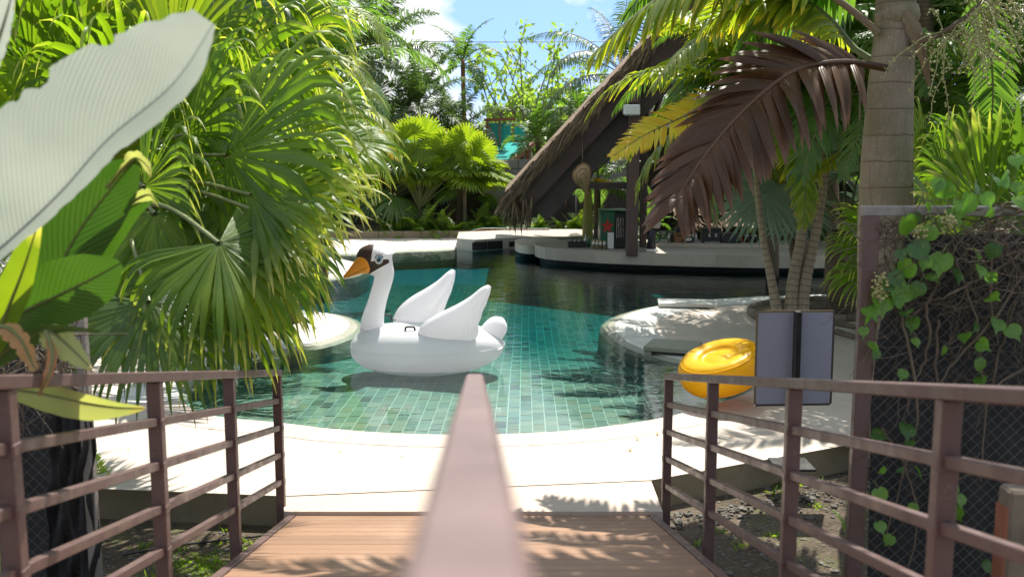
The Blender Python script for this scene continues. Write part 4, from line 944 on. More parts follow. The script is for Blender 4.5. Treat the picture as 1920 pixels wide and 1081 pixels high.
mb = MB(); mb.grid(g, wrap=True); mb.build('body', M['swan'], sw, loc=(xm, YSW, ZC))
mb = MB(); q = np.stack([xm + (hl + .002) * sup(np.cos(v), .88), YSW + (WW + .002) * sup(np.sin(v), .85), np.full(nu, ZC + .02) + .03 * np.clip(np.cos(v), 0, 1)], 1)
mb.tube(np.concatenate([q, q[:1]]), .0022, 5, caps=False); mb.build('seam', M['swan'], sw, loc=(xm, YSW, ZC))
# neck and head: one tube of ellipses
nk = [(699, 632, 24, 24), (698, 612, 23, 23), (700, 594, 20.5, 20), (705, 574, 18.0, 17), (711, 552, 17, 16), (717, 532, 17.3, 16), (720.5, 514, 18.5, 17.5), (716.5, 504, 23, 19.5), (710.5, 495, 30, 22), (705.5, 486, 35.5, 23.5), (703.5, 478, 36, 23), (703, 471.5, 32, 21), (703.2, 466, 25, 17), (703.6, 462, 16, 11.5), (704, 459.8, 8, 6), (704, 459.2, .5, .5)]
nkc = catmull(nk, 7); pc = np.array([P(a_[0], a_[1], YSW) for a_ in nkc]); sc_ = YSW / FPX
T = nrm(np.gradient(pc, axis=0)); ang = np.arange(40) / 40 * 2 * math.pi; g = np.zeros((len(pc), 40, 3)); tint = np.zeros((len(pc), 40))
def sdf(px, py):                                             # brown mask printed on the head, in head units (px of the side view)
    d1 = math.hypot((px - 680) / 30, (py - 474) / 31) - 1     # cap round the bill root
    d1 = max(d1, (px - 701 + (py - 470) * .12) / 22)
    q0, q1 = A(690, 503), A(727, 490); p_ = A(px, py); tq = np.clip(np.dot(p_ - q0, q1 - q0) / np.dot(q1 - q0, q1 - q0), 0, 1)
    d2 = (np.linalg.norm(p_ - q0 - (q1 - q0) * tq) - (11.5 - 7 * tq)) / 20
    return min(d1, d2)
for i in range(len(pc)):
    s1 = nrm(np.cross(A(0, 1, 0), T[i])); s2 = np.cross(T[i], s1)
    g[i] = pc[i] + (nkc[i][2] * sc_ * np.cos(ang))[:, None] * s1 + (nkc[i][3] * sc_ * np.sin(ang))[:, None] * s2
    for j in range(40):
        q = g[i, j]; fx = 960 + q[0] / YSW * FPX; r_ = q - A(0, 0, CAMZ)
        yy = (r_[1] * math.cos(PITCH) - r_[2] * math.sin(PITCH)); fx = 960 + r_[0] / yy * FPX; fy = 540.5 - (r_[1] * math.sin(PITCH) + r_[2] * math.cos(PITCH)) / yy * FPX
        fx = 960 + (fx - 960) * q[1] / YSW
        if fy < 520: tint[i, j] = np.clip(.5 - sdf(fx, fy) * 3.2, 0, 1)
mb = MB(); mb.grid(g, wrap=True, tint=tint.ravel()); mb.build('neck', M['swan'], sw, loc=pc[0])
for py, r_, xx in ((612, 23.6, 698),):
    mb = MB(); q = P(xx, py, YSW); rr_ = r_ * sc_; mb.tube([q + A(rr_ * math.cos(k_), rr_ * math.sin(k_), -.02) for k_ in np.linspace(0, 2 * math.pi, 33)], .006, 5, caps=False); mb.build('neck_seam', M['swan'], sw, loc=q)
bk_ = [(698, 492, 11, 9), (691, 493.5, 16.5, 14.5), (682, 496, 18, 15.5), (671, 502, 13.5, 12), (659, 510.5, 8.2, 9), (650, 516.5, 5, 6.5), (645.5, 519.8, 2.6, 4), (644, 520.8, .3, .3)]
bc = catmull(bk_, 6); pb = np.array([P(a_[0], a_[1], YSW - .05) for a_ in bc]); Tb = nrm(np.gradient(pb, axis=0)); g = np.zeros((len(pb), 28, 3)); an = np.arange(28) / 28 * 2 * math.pi
for i in range(len(pb)):
    s1 = nrm(np.cross(A(0, 1, 0), Tb[i])); s2 = np.cross(Tb[i], s1)
    g[i] = pb[i] + (bc[i][2] * sc_ * sup(np.cos(an), .9))[:, None] * s1 + (bc[i][3] * sc_ * np.sin(an))[:, None] * s2
mb = MB(); mb.grid(g, wrap=True); bill = mb.build('bill', M['bill'], sw, loc=pb[0])
def onside(px, py, cx=704, rad=23.5, off=.004):             # point on the near side of the head
    h_ = max(0, 1 - ((px - cx) / 37) ** 2 - ((py - 485) / 31) ** 2); return P(px, py, YSW - rad * sc_ * math.sqrt(h_) - off)
mb = MB()
def onbill(px, py):
    i = int(np.argmin(np.hypot(bc[:, 0] - px, bc[:, 1] - py) + np.abs(bc[:, 0] - px) * .3)); d_ = np.clip(math.hypot(bc[i][0] - px, bc[i][1] - py) / max(bc[i][2], .1), 0, .97)
    return P(px, py, YSW - .05 - bc[i][3] * sc_ * math.sqrt(1 - d_ ** 2) - .003)
mb.tube(catmull([onbill(*q) for q in ((650, 518.5), (662, 513.5), (674, 508.5), (685, 503), (696, 495))], 4), .0035, 5); mb.build('mouth_line', M['ink'], bill, loc=pb[0])
mb = MB(); q = onbill(669, 491.5); mb.lathe([(.001, -.004), (.009, -.004), (.009, .004), (.001, .005)], (0, 0, 0), 10); V = mb.v[0] @ np.array(Matrix.Rotation(R_(90), 3, 'X')).T; mb.v[0] = V + q; mb.build('nostril', M['ink'], bill, loc=q)
def disc(name, cx, cy, rx, ry, mat, off, rot=0.0):
    mb = MB(); n = 20; pts = [onside(cx, cy, off=off + .002)]
    for k_ in range(n):
        a_ = k_ / n * 2 * math.pi; dx, dy = rx * math.cos(a_), ry * math.sin(a_); q_, r_ = math.cos(rot), math.sin(rot); pts.append(onside(cx + dx * q_ - dy * r_, cy + dx * r_ + dy * q_, off=off))
    mb.add(pts, [(0, 1 + k_, 1 + (k_ + 1) % n) for k_ in range(n)]); return mb.build(name, M[mat], sw, loc=pts[0])
ey = disc('eye', 710.5, 486.5, 7.6, 8.8, 'eye_w', .004, .25)
disc('iris', 711.0, 485.5, 5.0, 6.4, 'eye_b', .008, .2); disc('pupil', 709.6, 486.3, 3.3, 4.6, 'ink', .012, .2); disc('glint', 708.6, 484.2, 1.1, 1.3, 'eye_w', .016)
mb = MB(); mb.tube(catmull([onside(*q, off=.006) for q in ((703, 484), (706, 479), (711, 477.2), (716, 479.5), (718, 484))], 4), .0045, 5); mb.build('eyelid', M['ink'], sw, loc=onside(711, 478))
for q in (((706, 476.5), (704.5, 474)), ((711, 475), (711, 472.5)), ((715.5, 476.5), (718, 474))):
    mb = MB(); mb.tube([onside(*a_, off=.006) for a_ in q], .003, 5); mb.build('lash', M['ink'], sw, loc=onside(*q[0]))
# wings: outline in the side view, blown up between two skins
def wing(outer, inner, Y0, Y1, th, loc):
    o = catmull(outer, 6); i_ = catmull(inner, 6); n = 40
    lo = lambda c_: np.array([[np.interp(s_, np.linspace(0, 1, len(c_)), c_[:, 0]), np.interp(s_, np.linspace(0, 1, len(c_)), c_[:, 1])] for s_ in np.linspace(0, 1, n)])
    o, i_ = lo(o), lo(i_); m = 17; mb = MB(); F = np.zeros((n, m, 3)); B = np.zeros((n, m, 3)); uv = np.zeros((n, m, 2))
    for a_ in range(n):
        t_ = a_ / (n - 1); Yc = Y0 + (Y1 - Y0) * t_ ** 1.3
        for b_ in range(m):
            s_ = b_ / (m - 1); p_ = o[a_] * (1 - s_) + i_[a_] * s_
            h_ = th * (4 * s_ * (1 - s_)) ** .55 * (1 - .72 * t_) * min(1, .25 + t_ * 4) * min(1, (1 - t_) * 9 + .15)
            h_ *= 1 - .35 * np.exp(-((s_ - .72) / .07) ** 2) * (.3 + .7 * t_)
            pc_ = P(p_[0], p_[1], Yc); F[a_, b_] = pc_ + A(0, -h_, 0); B[a_, b_] = pc_ + A(0, h_, 0); uv[a_, b_] = (s_, t_)
    mb.grid(F[:, ::-1], uv[:, ::-1]); mb.grid(B, uv); mb.grid(np.stack([F[0], B[0]])); mb.grid(np.stack([B[-1], F[-1]]))
    return mb.build('wing', M['swan_w'], sw, loc=loc)
Yn, Yf = YSW - .36, YSW + .34
wing([(788, 636), (784, 620), (797, 603), (824, 586), (855, 571), (882, 555), (902, 539), (915, 533.5)], [(880, 641), (893, 634), (897.5, 622), (897, 607), (902, 596), (905, 583), (911, 572), (915, 560), (919, 549), (921, 537)], Yn, Yn - .05, .175, P(840, 640, Yn))
wing([(738, 606), (738, 594), (749, 575), (771, 556), (797, 541), (820, 526), (837, 511), (847, 504.5)], [(800, 614), (812, 612), (823, 601), (829, 587), (835, 575), (839, 563), (845, 550), (849, 537), (852.5, 524), (854, 507)], Yf, Yf + .12, .16, P(780, 607, Yf))
tl_ = [(896, 655, 13), (905, 645, 18), (916, 632, 22), (925, 620, 23), (934, 609, 20.5), (940, 602, 14.5), (943.5, 598, 6), (944.5, 597, .3)]
tcv = catmull(tl_, 5); pt = np.array([P(a_[0], a_[1], YSW + .02) for a_ in tcv]); mb = MB(); mb.tube(pt, tcv[:, 2] * sc_, 28); mb.build('tail', M['swan'], sw, loc=pt[0])
for px, py, YY in ((769, 623, YSW - .30), (725, 600, YSW + .22)):
    h_ = thing('g', (0, 0, 0), 'x', 'x'); bpy.data.objects.remove(h_); mb = MB(); q = P(px, py, YY) + A(0, 0, .03)
    mb.tube(catmull([q + A(-.055, 0, -.02), q + A(-.05, 0, .022), q + A(-.03, 0, .034), q + A(.03, 0, .034), q + A(.05, 0, .022), q + A(.055, 0, -.02)], 4), .011, 8)
    mb.box(q + A(-.075, 0, -.024), (.07, .05, .014), bev=.004); mb.box(q + A(.075, 0, -.024), (.07, .05, .014), bev=.004); mb.build('handle', M['black'], sw, loc=q)

# ------------------------------------------------------------------ chain link fences either side of the gate
def chain_link(name, x0, x1, z0, z1, Y, parent, sp=.062, r=.0016):
    mb = MB(); W = x1 - x0; H = z1 - z0
    for sgn in (1, -1):
        k_ = -int(H / sp) - 1
        while k_ * sp < W + sp:
            s0 = k_ * sp; a0, a1 = max(0, s0), min(W, s0 + H)
            if a1 - a0 > .02:
                if sgn > 0: p_, q_ = A(x0 + a0, Y - .0022, z0 + (a0 - s0)), A(x0 + a1, Y - .0022, z0 + (a1 - s0))
                else: p_, q_ = A(x1 - a0, Y + .0022, z0 + (a0 - s0)), A(x1 - a1, Y + .0022, z0 + (a1 - s0))
                mb.tube([p_, q_], r, 4, caps=False)
            k_ += 1
    return tag(mb.build(name, M['wire'], parent, loc=(x0, Y, z0)), kind='stuff')
YFE = 4.72
xp = P(1623, 600, YFE)[0]; zt2 = P(1700, 395, YFE)[2]
fR = thing('chain_link_fence', (xp, YFE, -.3), 'chain link fence with brown frame, black cloth and creeper beside the royal palm', 'fence')
mb = MB(); mb.box((xp, YFE, (zt2 - .34) / 2), (.078, .05, zt2 + .30), bev=.004); mb.build('post', M['steel'], fR, loc=(xp, YFE, -.3), smooth=False)
mb = MB(); mb.beam((xp - .045, YFE, zt2), (xp + 2.6, YFE, zt2), .055, .045, bev=.003); mb.build('top_bar', M['galv'], fR, loc=(xp, YFE, zt2), smooth=False)
mb = MB(); mb.box((xp + 2.4, YFE, (zt2 - .34) / 2), (.06, .05, zt2 + .30), bev=.004); mb.build('post', M['galv'], fR, loc=(xp + 2.4, YFE, -.3), smooth=False)
chain_link('chain_link', xp + .04, xp + 2.35, -.28, zt2 - .03, YFE, fR)
def cloth(name, outline, Y, parent, amp, seed=0, cols=36, rows=24):
    """hanging cloth between a left and a right edge given by pixels (y, xl, xr)"""
    r = np.random.default_rng(seed); o = np.array(outline, float); g = np.zeros((rows, cols, 3))
    for i in range(rows):
        y_ = o[0, 0] + (o[-1, 0] - o[0, 0]) * i / (rows - 1); l_, q_ = np.interp(y_, o[:, 0], o[:, 1]), np.interp(y_, o[:, 0], o[:, 2])
        for j in range(cols):
            t_ = j / (cols - 1); g[i, j] = P(l_ + (q_ - l_) * t_, y_, Y) + A(0, amp * (math.sin(j * 1.1 + seed + .25 * i) + .5 * math.sin(j * 2.3 + i * .4)) + r.normal(0, amp * .12), 0)
    mb = MB(); mb.grid(g); mb.grid((g + A(0, .006, 0))[::-1]); return mb.build(name, M['cloth'], parent, loc=g[0, 0])
cloth('shade_cloth', [(440, 1700, 2300), (520, 1676, 2300), (620, 1650, 2300), (760, 1632, 2300), (1200, 1625, 2300)], YFE + .12, fR, .012, 1, cols=60)
YFL = 5.0
xq = P(151, 600, YFL)[0]; zt3 = P(151, 436, YFL)[2]
fL = thing('chain_link_fence', (xq, YFL, -.3), 'chain link fence with grey post and black cloth behind the banana plant', 'fence')
mb = MB(); mb.box((xq, YFL, (zt3 - .3) / 2), (.055, .05, zt3 + .3), bev=.004); mb.build('post', M['galv'], fL, loc=(xq, YFL, -.3), smooth=False)
mb = MB(); mb.beam((xq - 2.4, YFL, zt3 - .03), (xq + .03, YFL, zt3 - .03), .045, .045, bev=.003); mb.build('top_bar', M['galv'], fL, loc=(xq, YFL, zt3), smooth=False)
mb = MB(); mb.box((xq - 2.3, YFL, (zt3 - .3) / 2), (.055, .05, zt3 + .3), bev=.004); mb.build('post', M['galv'], fL, loc=(xq - 2.3, YFL, -.3), smooth=False)
chain_link('chain_link', xq - 2.3, xq - .03, -.28, zt3 - .06, YFL, fL)
cloth('shade_cloth', [(560, -700, 60), (650, -700, 110), (760, -700, 150), (820, -700, 168), (900, -700, 176), (1000, -700, 176), (1090, -700, 182)], YFL + .1, fL, .015, 4, cols=60)
# folds of cloth bunched at the post
n = 10; g = np.zeros((24, 15, 3))
for i in range(24):
    y_ = 780 + i * 14
    for j in range(15):
        t_ = j / 14; xx = 95 + (178 + 5 * math.sin(i * .5) + (8 if i > 15 else 0) - 95) * t_ - 60 * (1 - i / 23) * (1 - t_) * 0
        g[i, j] = P(xx, y_, YFL - .02) + A(0, -.035 * math.sin(j * 1.9 + i * .12) - .02 * math.sin(i * .7 + j), 0)
mb = MB(); mb.grid(g); mb.grid((g + A(0, .008, 0))[::-1]); mb.build('bunched_cloth', M['cloth'], fL, loc=g[0, 0])
# weathered timber stump low in the corner
c = P(1902, 1000, 3.6); tp = P(1902, 912, 3.6)
mb = MB(); mb.box((c[0], c[1], (tp[2] - .3) / 2), (.10, .10, tp[2] + .3), bev=.012); ws = thing('timber_post', (c[0], c[1], -.3), 'weathered timber post with a rusty strap low by the fence', 'post')
mb.build('shaft', M['wood'], ws, loc=c, smooth=False)
mb = MB(); mb.box((c[0] - .051, c[1], (tp[2] - .3) / 2 - .02), (.012, .08, tp[2] + .2)); mb.build('strap', M['orange_w'], ws, loc=c, smooth=False)
# ------------------------------------------------------------------ plants: shared fronds and crowns
def frond_set(key, L, n, ll, lw, mats, vee=.3, droop=.7, plumose=0., fwd=.45, elev=((78, 45), (55, 70), (32, 85), (8, 75)), pet=.12, hi=False, rad=.018, seed=0, thin=True):
    o = []
    for k, (e0, b) in enumerate(elev):
        mb = MB(); ra = arc_rachis(L, R_(e0), R_(b))
        lf = lambda x: ll * (math.sin(math.pi * min(1, .14 + x * .80)) ** .8) * (1 - .25 * x)
        feather(mb, ra, n, lf, lw, fwd, vee, droop, seed * 10 + k, plumose, rad, pet, hi, thin=thin); o.append(mb.build('frond', mats, smooth=True, link=False))
    return o
def fan_set(mats, R=.8, pet=1.0, n=30, elev=(82, 62, 42, 20, -5), droop=.9, seed=0, hi=False, span=250, split=.55):
    o = []
    for k, e in enumerate(elev):
        mb = MB(); ra = arc_rachis(pet, R_(e), R_(28)); mb.tube(ra, np.linspace(.022, .012, len(ra)) * (R / .8), 5, 1, caps=False)
        ax = nrm(ra[-1] - ra[-2]); ax = nrm(ax + A(.3, 0, -.7)); fan(mb, ra[-1], ax, A(-ax[2], 0, ax[0]) + A(0, .15, 0), R, n, R_(span), split, droop, seed * 7 + k, hi=hi)
        o.append(mb.build('frond', mats, link=False))
    return o
def crown(t, top, fronds, n, scale=1.0, az0=0, jitter=.12, weights=None, name='frond', r=None):
    r = r or np.random.default_rng(int(abs(top[0] * 31 + top[1] * 17) * 10) % 99991); K = len(fronds)
    for i in range(n):
        v = min(K - 1, int((i / n) ** .9 * K)) if weights is None else int(r.choice(K, p=weights))
        o = obj(name, fronds[v], t, A(*top) - A(0, 0, .02 * i)); s_ = scale * r.uniform(.88, 1.1)
        o.rotation_euler = (r.normal(0, jitter), r.normal(0, jitter), az0 + i * 2.39996 + r.normal(0, .2)); o.scale = (s_, s_, s_)
def trunk(t, pts, rad, mat='trunk_fib', ring=None, n=12, name='trunk', sp=.11, amp=.05):
    p = catmull(pts, 10) if len(pts) > 2 else np.linspace(pts[0], pts[1], 16); rr = np.interp(np.linspace(0, 1, len(p)), np.linspace(0, 1, len(rad)), rad)
    if ring:
        L_ = np.concatenate([[0], np.cumsum(np.linalg.norm(np.diff(p, axis=0), axis=1))]); q = np.arange(0, L_[-1], ring / 5)
        p = np.stack([np.interp(q, L_, p[:, k]) for k in range(3)], 1); rr = np.interp(q, L_, rr) * (1 + amp * np.array([1, .35, 0, 0, .3])[np.arange(len(q)) % 5])
    mb = MB(); mb.tube(p, rr, n); return mb.build(name, M[mat], t, loc=p[0])
def rach(pts, K=16):
    c = catmull(pts, 8); L_ = np.concatenate([[0], np.cumsum(np.linalg.norm(np.diff(c, axis=0), axis=1))]); q = np.linspace(0, L_[-1], K)
    return np.stack([np.interp(q, L_, c[:, k]) for k in range(3)], 1)
def frond_px(t, pts, Ys, n, ll, lw, mats, **kw):            # one frond along a given curve
    Ys = np.interp(np.linspace(0, 1, len(pts)), np.linspace(0, 1, len(Ys)), Ys); ra = rach([P(p[0], p[1], y_) for p, y_ in zip(pts, Ys)])
    lf = kw.pop('lf', lambda x: ll * (math.sin(math.pi * min(1, .16 + x * .78)) ** .7)); mb = MB(); feather(mb, ra, n, lf, lw, **kw); return mb.build('frond', mats, t, loc=ra[0])
PG = [M['feather'], M['petiole']]
F_gen = frond_set('gen', 2.3, 46, .55, .042, PG, .15, .9, seed=1)
F_grey = frond_set('fox', 2.2, 110, .36, .028, [M['feather_g'], M['petiole']], .1, .5, plumose=.75, seed=2)
F_small = frond_set('small', 1.5, 34, .42, .045, PG, .3, .6, seed=3, elev=((80, 60), (58, 95), (35, 110), (10, 90)))
F_yel = frond_set('yel', 2.1, 48, .50, .04, [M['feather_y'], M['petiole']], .35, .7, seed=4)
F_right = frond_set('queen', 2.9, 60, .62, .035, [M['feather_g'], M['petiole_b']], .1, 1.3, seed=5, elev=((80, 55), (58, 85), (40, 95), (15, 75)))
F_fern = frond_set('fern', .62, 22, .13, .03, [M['fern'], M['petiole']], .1, .25, seed=6, elev=((82, 50), (62, 75), (42, 80), (22, 60)), rad=.006, pet=.05)
N_fan = fan_set([M['fan_b'], M['petiole']], .95, 1.2, 34, droop=.22, seed=1, hi=True, elev=(84, 68, 50, 30, 8), split=.66)
N_fand = fan_set([M['fan_d'], M['petiole']], .95, 1.2, 30, droop=.7, seed=2)
N_silver = fan_set([M['silver'], M['petiole']], .95, 1.0, 26, droop=.15, seed=3, span=220, split=.5)
def simple_palm(name, lab, px, ybase, Y, ytop, rad, fronds, n, scale=1., mat='trunk_fib', lean=0, ring=None, group=None, zb=None, az0=0., cat='palm', jitter=.12, shaft=None):
    b = P(px, ybase, Y); b[2] = .02 if zb is None else zb; tp = P(px + lean, ytop, Y); t = thing(name, b, lab, cat, group)
    trunk(t, [b, (b + tp) / 2 + A(.04, 0, 0), tp], [rad * 1.25, rad, rad * .85], mat, ring)
    if shaft: mb = MB(); mb.tube([tp, tp + A(0, 0, shaft * .6), tp + A(0, 0, shaft)], [rad * .95, rad * .8, rad * .35], 10); mb.build('crownshaft', M['petiole'] if shaft > .35 else M['orange_w'], t, loc=tp); tp = tp + A(0, 0, shaft * .9)
    crown(t, tp, fronds, n, scale, az0, jitter); return t

# ---- far things first: tree line, leafy trees, distant palms
def leaf_cloud(mb, c, r3, n, size, seed, shell=.5):
    r = np.random.default_rng(seed); k_ = max(6, n // 45); cc = nrm(r.normal(0, 1, (k_, 3))) * r.uniform(shell, 1, (k_, 1)) * np.asarray(r3) + c
    idx = r.integers(0, k_, n); p_ = cc[idx] + r.normal(0, 1, (n, 3)) * np.asarray(r3) * .16
    d = nrm(r.normal(0, 1, (n, 3)) + A(0, 0, -.3)); cr = nrm(np.cross(d, r.normal(0, 1, (n, 3)))); ts = np.array([0, .5, 1.])
    add_ribbons(mb, ribbons(p_, d, cr, size * r.uniform(.6, 1.3, n), size * .5, ts, np.array([.25, 1, .1]), .3, ts, .1), ts, thin=True)
mb = MB()
for k_, x_ in enumerate(np.arange(-40, 60, 2.6)):
    h_ = 4.2 + 1.6 * math.sin(x_ * .9) * math.sin(x_ * .37 + 1); leaf_cloud(mb, A(x_, 58 + 4 * math.sin(x_), h_ * .5), A(2.4, 2, h_ * .55), 260, .62, k_)
tag(mb.build('treeline', M['tree']), 'far off green tree line closing the view', None, None, 'stuff')
def leafy_tree(px, ybase, Y, H, wid, nleaf, seed, lab, size=.30, n_l=9, sparse=False):
    r = np.random.default_rng(seed); b = P(px, ybase, Y); b[2] = 0; t = thing('leafy_tree', b, lab, 'tree', 'leafy trees beyond the wall')
    mb = MB(); tips = []
    mb.tube([b, b + A(.1, 0, H * .25), b + A(0, 0, H * .5)], [.16, .12, .09], 8); mb.build('trunk', M['bark'], t, loc=b)
    mb = MB()
    for i in range(n_l):
        a = i * 2.4 + r.uniform(0, .6); s_ = b + A(0, 0, H * r.uniform(.15, .48)); e_ = b + A(math.cos(a) * wid * r.uniform(.4, 1), math.sin(a) * wid * .8 * r.uniform(.4, 1), H * r.uniform(.62, 1.02))
        m_ = (s_ + e_) / 2 + A(0, 0, -.1 * H) * r.uniform(0, 1) + r.normal(0, .15, 3); c = catmull([s_, m_, e_], 6); mb.tube(c, np.linspace(.06, .014, len(c)), 5, caps=False); tips += [c[int(q)] for q in np.linspace(5, len(c) - 1, 5)]
        for _ in range(3):
            s2 = c[r.integers(5, len(c))]; e2 = s2 + r.normal(0, 1, 3) * A(.22, .22, .16) * wid + A(0, 0, .14 * H); mb.tube([s2, (s2 + e2) / 2 + A(0, 0, -.05), e2], [.02, .014, .008], 4, caps=False); tips += [e2, (s2 + e2) / 2]
    mb.build('limbs', M['bark'], t, loc=b); tips = np.array(tips); mb = MB(); idx = r.integers(0, len(tips), nleaf)
    p_ = tips[idx] + r.normal(0, 1, (nleaf, 3)) * A(.13, .13, .10) * wid * (.55 if sparse else 1); d = nrm(r.normal(0, 1, (nleaf, 3)) + A(0, 0, -.2)); cr = nrm(np.cross(d, r.normal(0, 1, (nleaf, 3)))); ts = np.array([0, .5, 1.])
    add_ribbons(mb, ribbons(p_, d, cr, size * r.uniform(.6, 1.2, nleaf), size * .55, ts, np.array([.3, 1, .1]), .3, ts, .1), ts, thin=True)
    tag(mb.build('crown', M['tree'], t, loc=b), kind='stuff')
leafy_tree(990, 300, 38, 6.0, 2.2, 1000, 3, 'airy leafy tree with thin bare twigs against the clouds', .26, 13, True)
leafy_tree(1085, 300, 40, 5.2, 2.0, 900, 4, 'airy leafy tree behind the rising thatch edge', .26, 11, True)
leafy_tree(930, 300, 40, 3.9, 2.0, 1800, 5, 'dense bright leafy tree above the turquoise hut', .3)
leafy_tree(1040, 300, 43, 4.4, 2.6, 2200, 6, 'low leafy tree between hut and thatched roof', .3)
leafy_tree(1230, 300, 44, 4.4, 2.2, 900, 7, 'small leafy tree seen under the roof beam by the column', .28, 9, True)
leafy_tree(1540, 300, 30, 6.5, 3.4, 2600, 8, 'broad leafy tree behind the palms on the bar side', .34)
leafy_tree(1900, 300, 24, 7, 3.6, 2600, 9, 'broad leafy tree at the back of the dark thicket', .34)
leafy_tree(560, 300, 34, 7.5, 3.4, 2600, 10, 'broad leafy tree behind the yellow palm', .34)
leafy_tree(200, 300, 26, 8, 4, 2800, 11, 'broad leafy tree far behind the big fan palm', .36)
simple_palm('small_crown_palm', 'tall slim palm with an orange brown stem alone against the cloud', 868, 300, 36, 128, .09, F_small, 12, 1.18, 'orange_w', zb=0, shaft=.3)
simple_palm('foxtail_palm', 'tall foxtail palm with feathery crown leaving the top of the picture', 693, 445, 32, 95, .14, F_grey, 18, 1.35)
simple_palm('foxtail_palm', 'foxtail palm left of the slim cloud palm with arching grey green fronds', 786, 445, 33, 200, .11, F_grey, 16, 1.15)
simple_palm('foxtail_palm', 'low dark foxtail palm just above the turquoise hut', 856, 430, 34, 250, .11, F_grey, 16, 1.05)
simple_palm('foxtail_palm', 'low foxtail palm half hidden behind the yellow fronds', 728, 430, 33, 240, .1, F_grey, 14, 1.1)
simple_palm('queen_palm', 'grey stemmed queen palm rising behind the thatch edge', 1163, 445, 32, 128, .17, F_right, 14, 1.15, 'bark')
simple_palm('queen_palm', 'queen palm with fresh bright fronds behind the bar column', 1258, 445, 32, 168, .13, F_yel, 11, .85, 'bark', lean=8)
simple_palm('dwarf_palm', 'dwarf palm in front of the turquoise hut', 1008, 420, 32, 262, .09, F_small, 13, .95, 'trunk_fib')
simple_palm('dwarf_palm', 'dwarf palm close under the thatch edge', 1084, 420, 32.5, 214, .09, F_small, 13, 1.1, 'trunk_fib')
def stem_palm(name, lab, px, ybase, Y, fronds, n, scale, group=None, zb=.05, stem=.5, weights=None, cat='palm'):
    b = P(px, ybase, Y); b[2] = zb; t = thing(name, b, lab, cat, group); trunk(t, [b, b + A(0, 0, stem)], [.13, .10], 'trunk_fib', n=9); crown(t, b + A(0, 0, stem), fronds, n, scale, weights=weights, jitter=.15); return t
stem_palm('fan_palm', 'bright fan palm overlapping the turquoise hut', 862, 437, 29.4, N_fan, 18, 1.0, stem=1.35, weights=[.3, .32, .24, .1, .04])
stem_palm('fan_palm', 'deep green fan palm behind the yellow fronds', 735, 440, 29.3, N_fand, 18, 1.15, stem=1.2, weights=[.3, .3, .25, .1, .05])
stem_palm('areca_clump', 'bright feather palm bending over the turquoise roof', 846, 440, 30.3, F_yel, 10, .62, stem=2.0)
for k_, (px, py, Y_, s_) in enumerate([(724, 440, 26, 1.1), (748, 442, 25.6, 1.2), (772, 441, 26, 1.4), (800, 441, 25.6, 1.5), (826, 442, 26, 1.2), (850, 440, 26.3, 1.0), (884, 439, 26.9, .9), (905, 437, 27.6, 1.2), (925, 437, 27.6, 1.3), (943, 437, 27.6, 1.2), (1000, 437, 27.9, 1.0), (1016, 437, 27.9, .9), (1050, 437, 27.9, .7), (1072, 437, 27.7, 1.0), (1092, 436, 27.7, 1.1), (1110, 436, 27.7, 1.1)]):
    lab = ['dark fern at the left end of the kerb bed', 'fern under the yellow palm fronds', 'thick fern at the foot of the lush fan palm', 'tallest fern at the stem of the lush fan palm', 'fern right of the lush fan palm stem', 'fern under the second fan palm', 'small fern by the pale wall post', 'bright fern right of the pale wall post', 'widest bright fern behind the hose', 'bright fern behind the far end of the hose', 'lone fern below the roof tip', 'smaller fern right below the roof tip', 'smallest fern on the kerb bed', 'bright fern left of the yellow stemmed banana', 'bright fern at the foot of the yellow stemmed banana', 'bright fern left of the green fridge'][k_]
    Y_ = max(Y_ + 1.2, 27.9); b = P(px, py, Y_); b[2] = .11; t = thing('fern', b, lab, 'fern', 'ferns in the planting bed'); crown(t, b, F_fern, 16, s_ * 1.25, weights=[.25, .3, .3, .15])
# slim young palm stem against the wall
t = thing('young_tree', P(872, 440, 28.9) * A(1, 1, 0), 'slim mossy stem standing against the dark wall net', 'tree'); trunk(t, [P(872, 440, 28.9) * A(1, 1, 0), P(871, 350, 28.9)], [.07, .05], 'bark', n=8); crown(t, P(871, 345, 28.9), N_fand, 9, .6)
# banana with yellow leaves by the bar
t = thing('yellow_banana', P(1102, 440, 24.5) * A(1, 1, 0), 'yellow stemmed banana with yellowed hanging leaves at the back of the bar', 'plant')
b = P(1102, 440, 24.5); b[2] = .02; trunk(t, [b, P(1102, 400, 24.5), P(1103, 355, 24.5)], [.15, .12, .08], 'stem_y', n=10)
for k_, (m_, w_, mt) in enumerate([(((1103, 358), (1112, 340), (1124, 345), (1138, 372)), .17, 'yellow'), (((1103, 358), (1120, 338), (1150, 343), (1170, 365)), .15, 'yellow'), (((1103, 358), (1095, 325), (1075, 315), (1050, 340)), .2, 'broad'), (((1103, 358), (1108, 320), (1128, 300), (1160, 310)), .2, 'broad'), (((1103, 358), (1088, 345), (1072, 352), (1060, 385)), .15, 'dry')]):
    mb = MB(); m3 = [P(*q, 24.5 - .12 * i) for i, q in enumerate(m_)]; blade(mb, m3, [.02, w_, w_, w_ * .7, .01], [.02, w_, w_, w_ * .7, .01], (0, 1, .3), 24, 3, .3, .06, k_); mb.build('leaf', M[mt], t, loc=m3[0])
